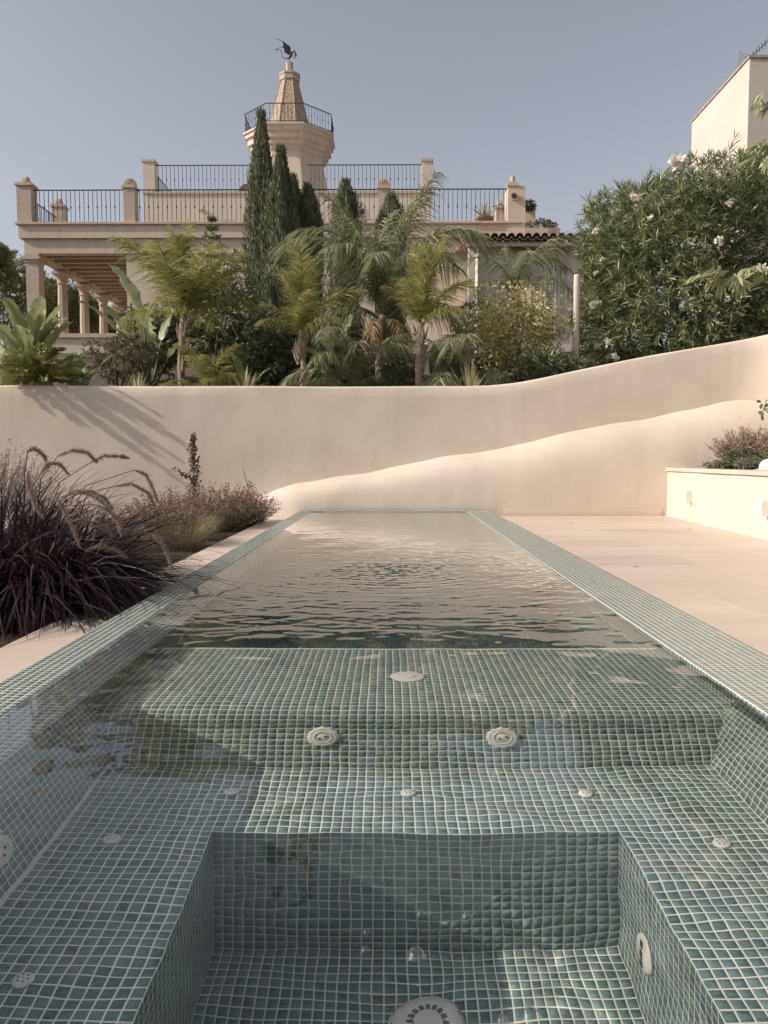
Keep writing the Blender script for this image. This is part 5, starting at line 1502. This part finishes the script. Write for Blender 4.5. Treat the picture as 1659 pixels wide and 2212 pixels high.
def grass(label, x, y, n, L_, mat, seed, el=(70, 10), droop=0.35, rad=0.12, w=(0.002, 0.0042)):
    b0 = Vector((x, y, -0.13))
    t = thing("grass_tuft", label, "grass clump", tuple(b0), "feather grasses in the left bed")
    part("blades", Soup().add(tuft(b0, n, rad, (L_*0.6, L_*1.1), w, el, droop, seed, 5)).mesh("blades", LM[mat]), t)
grass("pale feather grass next to the purple fountain grass", -1.86, 5.35, 900, 0.42, 'feather', 301)
grass("green feather grass halfway along the paving edge", -1.82, 7.0, 900, 0.46, 'feather', 302)
grass("short feather grass close behind the fountain grass", -2.1, 6.1, 700, 0.42, 'feather', 303)
grass("light feather grass before the pink salvia", -1.95, 7.9, 700, 0.40, 'feather', 304)

def salvia(label, base, rad, h, n, seed, flower=0.5, group="salvias in the left bed", leafm='salvia'):
    rng = np.random.default_rng(seed)
    base = Vector(base)
    t = thing("salvia_shrub", label, "shrub", tuple(base), group)
    a = rng.uniform(0, 2*np.pi, n); r = np.sqrt(rng.uniform(0, 1, n))
    e = np.radians(90 - 52*r + rng.normal(0, 7, n))
    d = np.stack([np.cos(a)*np.cos(e), np.sin(a)*np.cos(e), np.sin(e)], 1)
    sc = np.array([rad*1.25, rad*1.25, h])
    B = np.tile(np.array(base), (n, 1)) + np.stack([np.cos(a)*r*rad*0.35, np.sin(a)*r*rad*0.35, np.zeros(n)], 1)
    tip = d*sc*rng.uniform(0.7, 1.12, n)[:, None]
    L_ = np.linalg.norm(tip, axis=1); dd = unit(tip)
    s = Soup().add(ribbons(B, dd, L_, np.full(n, 0.004), np.zeros((n, 3)), sides_for(dd, rng), 2, [1, 0.8, 0.4]))
    per = 16
    u = rng.uniform(0.2, 1.0, (n, per)).ravel(); idx = np.repeat(np.arange(n), per)
    P = B[idx] + tip[idx]*u[:, None]
    ld = unit(dd[idx]*0.6 + rdirs(n*per, rng))
    s.add(ribbons(P, ld, rng.uniform(0.016, 0.036, n*per), rng.uniform(0.007, 0.013, n*per), np.zeros((n*per, 3)), sides_for(ld, rng), 2, [0.3, 1, 0.1]))
    part("foliage", s.mesh("foliage", LM[leafm]), t)
    k = int(n*flower); pf = 9
    idx = np.repeat(rng.choice(n, k, replace=False), pf)
    u = rng.uniform(0.82, 1.06, k*pf)
    P = B[idx] + tip[idx]*u[:, None] + rng.normal(0, 0.006, (k*pf, 3))
    fd = unit(dd[idx]*0.4 + rdirs(k*pf, rng))
    part("flowers", Soup().add(ribbons(P, fd, rng.uniform(0.010, 0.02, k*pf), rng.uniform(0.006, 0.012, k*pf), np.zeros((k*pf, 3)), sides_for(fd, rng), 1, [0.8, 0.8])).mesh("flowers", LM['pink']), t)
salvia("brownish pink salvia at the far end of the left bed", (-1.93, 9.0, -0.13), 0.42, 0.50, 520, 401)
salvia("salvia in front of the climbing vine", (-2.32, 8.3, -0.13), 0.40, 0.46, 420, 402)
salvia("low salvia spilling over the paving near the pool's far corner", (-1.72, 9.55, -0.13), 0.30, 0.40, 320, 403)
salvia("grey brown salvia behind the feather grasses", (-2.15, 7.2, -0.13), 0.40, 0.40, 420, 404, 0.35)
salvia("salvia right behind the purple fountain grass", (-2.5, 6.3, -0.13), 0.40, 0.44, 380, 405, 0.4)
salvia("pale dry bush at the left edge above the fountain grass", (-4.3, 8.6, -0.13), 0.55, 0.95, 420, 406, 0.6, None, 'grey')
# vine on a stake
vb = Vector((WX(415, 9.7), 9.7, -0.13)); vt_ = W(420, 935, 9.7)
vine = thing("climbing_vine", "young leafy vine climbing a thin stake against the wall", "vine", tuple(vb))
part("stake", MB().tube([vb, vt_ - Vector((0,0,0.05))], 0.010, 6).mesh("stake", LM['stem']), vine)
rng = np.random.default_rng(421)
n = 900
u = rng.uniform(0.02, 1.0, n); wv = 0.085*(1-u**2*0.75)
B = np.array(vb) + (np.array(vt_)-np.array(vb))*u[:, None] + np.stack([rng.normal(0, 1, n)*wv*0.55 - 0.02*np.sin(u*9), rng.normal(0, 1, n)*wv*0.5, np.zeros(n)], 1)
k2 = 60
B2 = np.array(W(415, 1035, 9.7)) + (np.array(W(372, 1010, 9.6))-np.array(W(415, 1035, 9.7)))*rng.uniform(0, 1, k2)[:, None] + rng.normal(0, 0.012, (k2, 3))
B = np.concatenate([B, B2]); n += k2
dd = unit(rdirs(n, rng) + np.array([0, -0.5, -0.3]))
part("leaves", Soup().add(ribbons(B, dd, rng.uniform(0.022, 0.042, n), rng.uniform(0.016, 0.03, n), np.zeros((n, 3)), sides_for(dd, rng), 2, [0.5, 1, 0.1])).mesh("leaves", LM['salvia']), vine)
s0, s1 = W(552, 1082, 9.9), W(524, 1010, 9.9)
stake = thing("garden_stake", "thin leaning stake with a sprig near the pool's far corner", "stake", tuple(s0))
part("rod", MB().tube([s0 - Vector((0,0,0.15)), s1], 0.008, 6, 0.004).mesh("rod", LM['stem']), stake)
n = 40
B = np.array(s0.lerp(s1, 0.45)) + rng.normal(0, 0.025, (n, 3)); dd = rdirs(n, rng)
part("sprig", Soup().add(ribbons(B, dd, np.full(n, 0.03), np.full(n, 0.014), np.zeros((n, 3)), sides_for(dd, rng), 2, [0.4, 1, 0.1])).mesh("sprig", LM['salvia']), stake)

# ------------------------------------------------------------------ planter at the right: salvias, santolina, hat
PS = "plants in the raised planter"
salvia("dark green salvia with pink spikes at the planter's far end", (4.35, 9.6, 0.53), 0.36, 0.50, 620, 501, 0.75, PS, 'oleander')
salvia("pink flowering salvia in the middle of the raised planter", (4.55, 8.9, 0.53), 0.36, 0.48, 520, 502, 0.8, PS, 'oleander')
salvia("hazy pink salvia behind the grey santolina", (5.0, 9.2, 0.53), 0.36, 0.50, 460, 503, 0.8, PS, 'salvia')
salvia("low leafy herb creeping over the planter's corner", (4.06, 9.75, 0.53), 0.16, 0.14, 160, 504, 0.15, PS, 'oleander')
def santolina(label, x, y, r_, seed):
    clump_shrub("santolina_plant", label, "plant", (x, y, 0.53), (x, y, 0.53+r_*0.6), (r_, r_, r_*0.75), 'grey', 150, 10, 0.05, 0.008, seed, PS, stems=3, hollow=0.3, lower=-0.3)
santolina("grey felted santolina mound behind the white cap", 4.42, 8.35, 0.26, 511)
santolina("small grey santolina sprig near the planter's corner", 4.12, 9.15, 0.13, 512)
santolina("grey santolina reaching the picture's right edge", 4.5, 7.8, 0.24, 513)
hx = W(1652, 1002, 7.85)
hat = thing("sun_cap", "white cap lying on the planter's stone cap at the right edge", "cap", (hx.x+0.03, 7.9, pz-0.008))
M['cap'] = plain("white_cap_cloth", (0.72,0.68,0.60,1), 0.85)
cxh, cyh, czh = hx.x+0.07, 7.9, pz-0.008
part("crown", MB().lathe([(0.095,0.0),(0.097,0.03),(0.09,0.065),(0.07,0.095),(0.04,0.113),(0.006,0.118)], (cxh, cyh, czh), 20).mesh("crown", M['cap'], True), hat)
vs = []
for k in range(9):
    a = math.radians(110 + k*17.5)
    vs += [(cxh+0.094*math.cos(a), cyh+0.094*math.sin(a), czh+0.02), (cxh+0.165*math.cos(a)*(0.8+0.2*math.sin(math.pi*k/8)), cyh+0.165*math.sin(a)*(0.8+0.2*math.sin(math.pi*k/8)), czh+0.003)]
part("peak", nmesh("peak", vs, [(2*k, 2*k+1, 2*k+3, 2*k+2) for k in range(8)], M['cap'], True), hat)
lobs = thing("leafy_twig", "leafy twig arching in at the right edge above the planter", "plant", (4.35, 7.7, 0.53))
part("twig", MB().tube([(4.35, 7.7, 0.5), (4.2, 7.65, 1.0), W(1690, 850, 7.6), W(1655, 866, 7.6), W(1645, 895, 7.6)], 0.006, 5, 0.003).mesh("twig", LM['stem']), lobs)
rs = random.Random(12)
for px, py in ((1652,862),(1645,872),(1650,882),(1640,888),(1648,898),(1656,890),(1660,872),(1643,866)):
    c = W(px, py, 7.6)
    me = Soup().add(ribbons(np.array([c[:]]), unit(np.array([[rs.uniform(-1,1), -0.4, rs.uniform(-1, 0.3)]])), np.array([0.055]), np.array([0.042]), np.array([[0,0,-0.01]]), unit(np.array([[rs.uniform(-1,1), rs.uniform(-.4,.4), rs.uniform(-1,1)]])), 3, [0.5,1,0.9,0.1])).mesh("leaf", LM['dark'])
    part("leaf", me, lobs)

# a few fallen leaves
for i, (x, y, lab) in enumerate(((1.75, 5.6, "dry fallen leaf on the terrace close to the pool rim"), (2.6, 6.9, "dry fallen leaf in the middle of the terrace"), (3.25, 8.6, "dry fallen leaf near the planter wall's foot"), (-1.42, 5.9, "dry fallen leaf on the edge slabs by the feather grass"), (2.15, 9.4, "dry fallen leaf near the terrace's far end"))):
    rs = random.Random(600+i); a = rs.uniform(0, 6.28)
    u_, v_ = Vector((math.cos(a), math.sin(a), 0))*0.028, Vector((-math.sin(a), math.cos(a), 0))*0.009
    c = Vector((x, y, DECK_Z+0.002))
    solo("fallen_leaf", nmesh("fallen_leaf", [c-u_, c-u_*0.3+v_+Vector((0,0,0.006)), c+u_+Vector((0,0,0.004)), c-u_*0.3-v_+Vector((0,0,0.005)), c+Vector((0,0,0.001))], [(0,4,1),(1,4,2),(2,4,3),(3,4,0)], LM['palm_dry']), lab, "leaf", "fallen leaves on the paving")

# ------------------------------------------------------------------ pool fittings
RECEIVE = True
def disc_frame(c, n, roll=0.0):
    n = Vector(n).normalized()
    return Matrix.Translation(c) @ n.to_track_quat('Z', 'Y').to_matrix().to_4x4() @ Matrix.Rotation(roll, 4, 'Z')
def big_jet(c, n, label, roll):
    mw = disc_frame(c, n)
    t = thing("spa_jet", label, "spa jet", tuple(c), "large jets of the spa")
    rim = MB()
    nn = 48
    vs, fs = [], []
    for j, (r, z) in enumerate(((0.047,0.0),(0.047,0.007),(0.038,0.012),(0.030,0.012))):
        for k in range(nn):
            a = 2*math.pi*k/nn
            rr = r*(1 - (0.07 if (k // 2) % 2 and j < 2 else 0))
            vs.append((rr*math.cos(a), rr*math.sin(a), z))
    for j in range(3):
        for k in range(nn):
            k2 = (k+1) % nn
            fs.append((j*nn+k, j*nn+k2, (j+1)*nn+k2, (j+1)*nn+k))
    rim.add(vs, fs)
    part("scalloped_rim", rim.mesh("scalloped_rim", M['fitting']), t, mw=mw)
    part("ring", MB().lathe([(0.030,0.006),(0.030,0.013),(0.027,0.0145),(0.0215,0.0145),(0.021,0.008)], (0,0,0), 32).mesh("ring", M['fitting'], True), t, mw=mw)
    part("nozzle", MB().lathe([(0.0205,0.006),(0.0205,0.012),(0.016,0.015),(0.001,0.016)], (0,0,0), 28).mesh("nozzle", M['fitting'], True), t, mw=mw)
    for s_ in (-1, 1):
        part("nozzle_hole", MB().lathe([(0.0048,0.010),(0.0048,0.0166)], (s_*0.0105*math.cos(roll), s_*0.0105*math.sin(roll), 0), 12).mesh("nozzle_hole", M['dark_hole']), t, mw=mw)
def air_jet(c, n, label):
    mw = disc_frame(c, n, random.uniform(0, 1))
    t = thing("air_jet", label, "air jet", tuple(c), "small air jets on the spa benches")
    part("button", MB().lathe([(0.0205,0.0),(0.0205,0.003),(0.017,0.0065),(0.001,0.0085)], (0,0,0), 28).mesh("button", M['fitting'], True), t, mw=mw)
    for k in range(7):
        a = 2*math.pi*k/6
        r = 0.010 if k < 6 else 0
        part("air_hole", MB().lathe([(0.0017,0.004),(0.0017,0.0090)], (r*math.cos(a), r*math.sin(a), 0), 8).mesh("air_hole", M['dark_hole']), t, mw=mw)
def bench_point(px, py, z):
    """where the line of sight through the water meets height z"""
    d = (R_CAM @ Vector((px-829.5, -(py-1106.0), -1710.0))).normalized()
    s_ = (EYE.z-WATER_Z)/-d.z
    h = EYE + d*s_
    hd = Vector((d.x, d.y, 0)); st_ = hd.length/1.2; hd.normalize()
    d2 = hd*st_ + Vector((0,0,-math.sqrt(1-st_*st_)))
    return h + d2*((z-WATER_Z)/d2.z)
zb = BENCH_Z + 0.0015
for px, py, lab in ((500,1711,"small white air jet on the far bench, first from the shaded side"), (884,1714,"small white air jet in the middle of the far bench"), (1267,1716,"small white air jet on the far bench towards the terrace side"),
                    (240,1815,"small white air jet on the shaded side bench near its corner"), (50,2120,"small white air jet on the shaded side bench nearest the viewer"), (1557,1820,"small white air jet on the sunny side bench")):
    c = bench_point(px, py, zb)
    air_jet(c, (0,0,1), lab)
bn = Vector((0, -(SHELF_Z-0.105-BENCH_Z), RUN*0.62)).normalized()
for px, lab, roll in ((698, "scalloped white spa jet on the backrest, nearer the shaded side", 0.5), (1084, "scalloped white spa jet on the backrest, nearer the terrace side", 0.3)):
    zj = BENCH_Z + 0.130
    yj = Y_BENCH + RUN*0.62*(zj-BENCH_Z)/(SHELF_Z-0.105-BENCH_Z)
    fwd = bench_point(px, 1603, zj)
    c = Vector((fwd.x*yj/fwd.y, yj, zj)) + bn*0.001
    big_jet(c, bn, lab, roll)
def on_wall(px, py, wall_x):
    """point of a side wall seen at (px, py) through the water"""
    lo_, hi_ = WATER_Z-0.01, WELL_Z
    f0 = bench_point(px, py, lo_).x - wall_x(lo_)
    for _ in range(40):
        mid_ = (lo_+hi_)/2
        if (bench_point(px, py, mid_).x - wall_x(mid_))*f0 > 0: lo_ = mid_
        else: hi_ = mid_
    return bench_point(px, py, (lo_+hi_)/2)
c = on_wall(-4, 1840, lambda z: XL + RUN*(cl_in-z)/(cl_in-BENCH_Z))
nL = Vector((cl_in-BENCH_Z, 0, RUN)).normalized()
big_jet(c + nL*0.001, nL, "scalloped white spa jet on the shaded side wall at the picture edge", 1.0)
# lid on the shelf
c = bench_point(880, 1462, SHELF_Z+0.0015)
lid = thing("shelf_fitting", "flat oval white inlet cover on the shelf between spa and pool", "inlet cover", tuple(c))
part("plate", MB().lathe([(0.058,0.0),(0.058,0.003),(0.052,0.006),(0.027,0.006)], (0,0,0), 36).mesh("plate", M['fitting'], True), lid, mw=Matrix.Translation(c))
part("inner_ring", MB().lathe([(0.0262,0.003),(0.0262,0.008),(0.023,0.009),(0.001,0.009)], (0,0,0), 30).mesh("inner_ring", M['fitting'], True), lid, mw=Matrix.Translation(c))
# suction grille on the foot well's side wall
c = on_wall(1394, 2060, lambda z: WXR-0.0015)
sg = thing("suction_grille", "round white suction grille on the side wall of the foot well", "grille", tuple(c))
mw = disc_frame(c, (-1,0,0))
part("plate", MB().lathe([(0.047,0.0),(0.047,0.004),(0.040,0.009),(0.001,0.010)], (0,0,0), 30).mesh("plate", M['fitting'], True), sg, mw=mw)
for k in range(3):
    part("slot", MB().box((-0.007, -0.034+k*0.025, 0.007), (0.007, -0.017+k*0.025, 0.0113)).mesh("slot", M['dark_hole']), sg, mw=mw)
M['drain_slot'] = plain("drain_slot_shade", (0.16,0.17,0.16,1), 0.8)
# drain cover on the foot well floor
c = bench_point(922, 2222, WELL_Z+0.0015)
dr_ = thing("floor_drain", "ribbed white drain cover on the floor of the foot well", "drain", tuple(c))
part("dome", MB().lathe([(0.085,0.0),(0.085,0.006),(0.075,0.016),(0.05,0.024),(0.001,0.027)], (0,0,0), 40).mesh("dome", M['fitting'], True), dr_, mw=Matrix.Translation(c))
for k in range(16):
    a = 2*math.pi*k/16
    part("slot", MB().box((0.030, -0.0048, 0.012), (0.076, 0.0048, 0.0300)).mesh("slot", M['drain_slot']), dr_, mw=Matrix.Translation(c) @ Matrix.Rotation(a, 4, 'Z') @ Matrix.Rotation(0.28, 4, 'Y') @ Matrix.Translation((-0.006, 0, 0.006)))
RECEIVE = False

# air bubbles floating on the spa water
m, nt, N, L, pb = newmat("bubble_film")
fr = N.new("ShaderNodeFresnel"); fr.inputs["IOR"].default_value = 2.1
tr = N.new("ShaderNodeBsdfTransparent"); tr.inputs[0].default_value = (0.96, 0.97, 0.97, 1)
gl = N.new("ShaderNodeBsdfGlossy"); gl.inputs["Roughness"].default_value = 0.02
mx = N.new("ShaderNodeMixShader")
L.new(fr.outputs[0], mx.inputs[0]); L.new(tr.outputs[0], mx.inputs[1]); L.new(gl.outputs[0], mx.inputs[2]); L.new(mx.outputs[0], N["Material Output"].inputs[0]); N.remove(pb)
M['bubble'] = m
def bubble(px, py, r, label):
    d = R_CAM @ Vector((px-829.5, -(py-1106.0), -1710.0))
    c = EYE + d*((EYE.z-WATER_Z)/-d.z)
    c.z += 0.0006
    prof_ = [(r*1.25, -0.0002), (r*1.08, 0.0006)] + [(r*math.cos(a), r*0.85*math.sin(a)+0.0006) for a in [k*math.pi/16 for k in range(1, 8)]] + [(0.0002, r*0.85+0.0006)]
    mb_ = MB().lathe(prof_, tuple(c), 28); mb_.f = mb_.f[:-2]
    solo("air_bubble", mb_.mesh("air_bubble", M['bubble'], True), label, "bubble", "bubbles floating over the foot well")
for px, py, r, lab in ((899, 2066, 0.0125, "largest clear bubble floating above the foot well's far wall"), (909, 1976, 0.0065, "clear bubble at the left of two above the foot well's far wall"), (1008, 1980, 0.0065, "clear bubble right of another above the foot well's far wall"),
                       (792, 2016, 0.005, "upper of two small bubbles left of the largest bubble"), (789, 2053, 0.0055, "lower of two small bubbles left of the largest bubble"), (1146, 2198, 0.0115, "large bubble near the bottom edge right of the drain"),
                       (1085, 2204, 0.006, "small bubble just left of the large bottom bubble"), (905, 2128, 0.003, "tiny bubble above the drain cover"), (1157, 2051, 0.0035, "tiny bubble over the lit corner of the foot well")):
    bubble(px, py, r, lab)
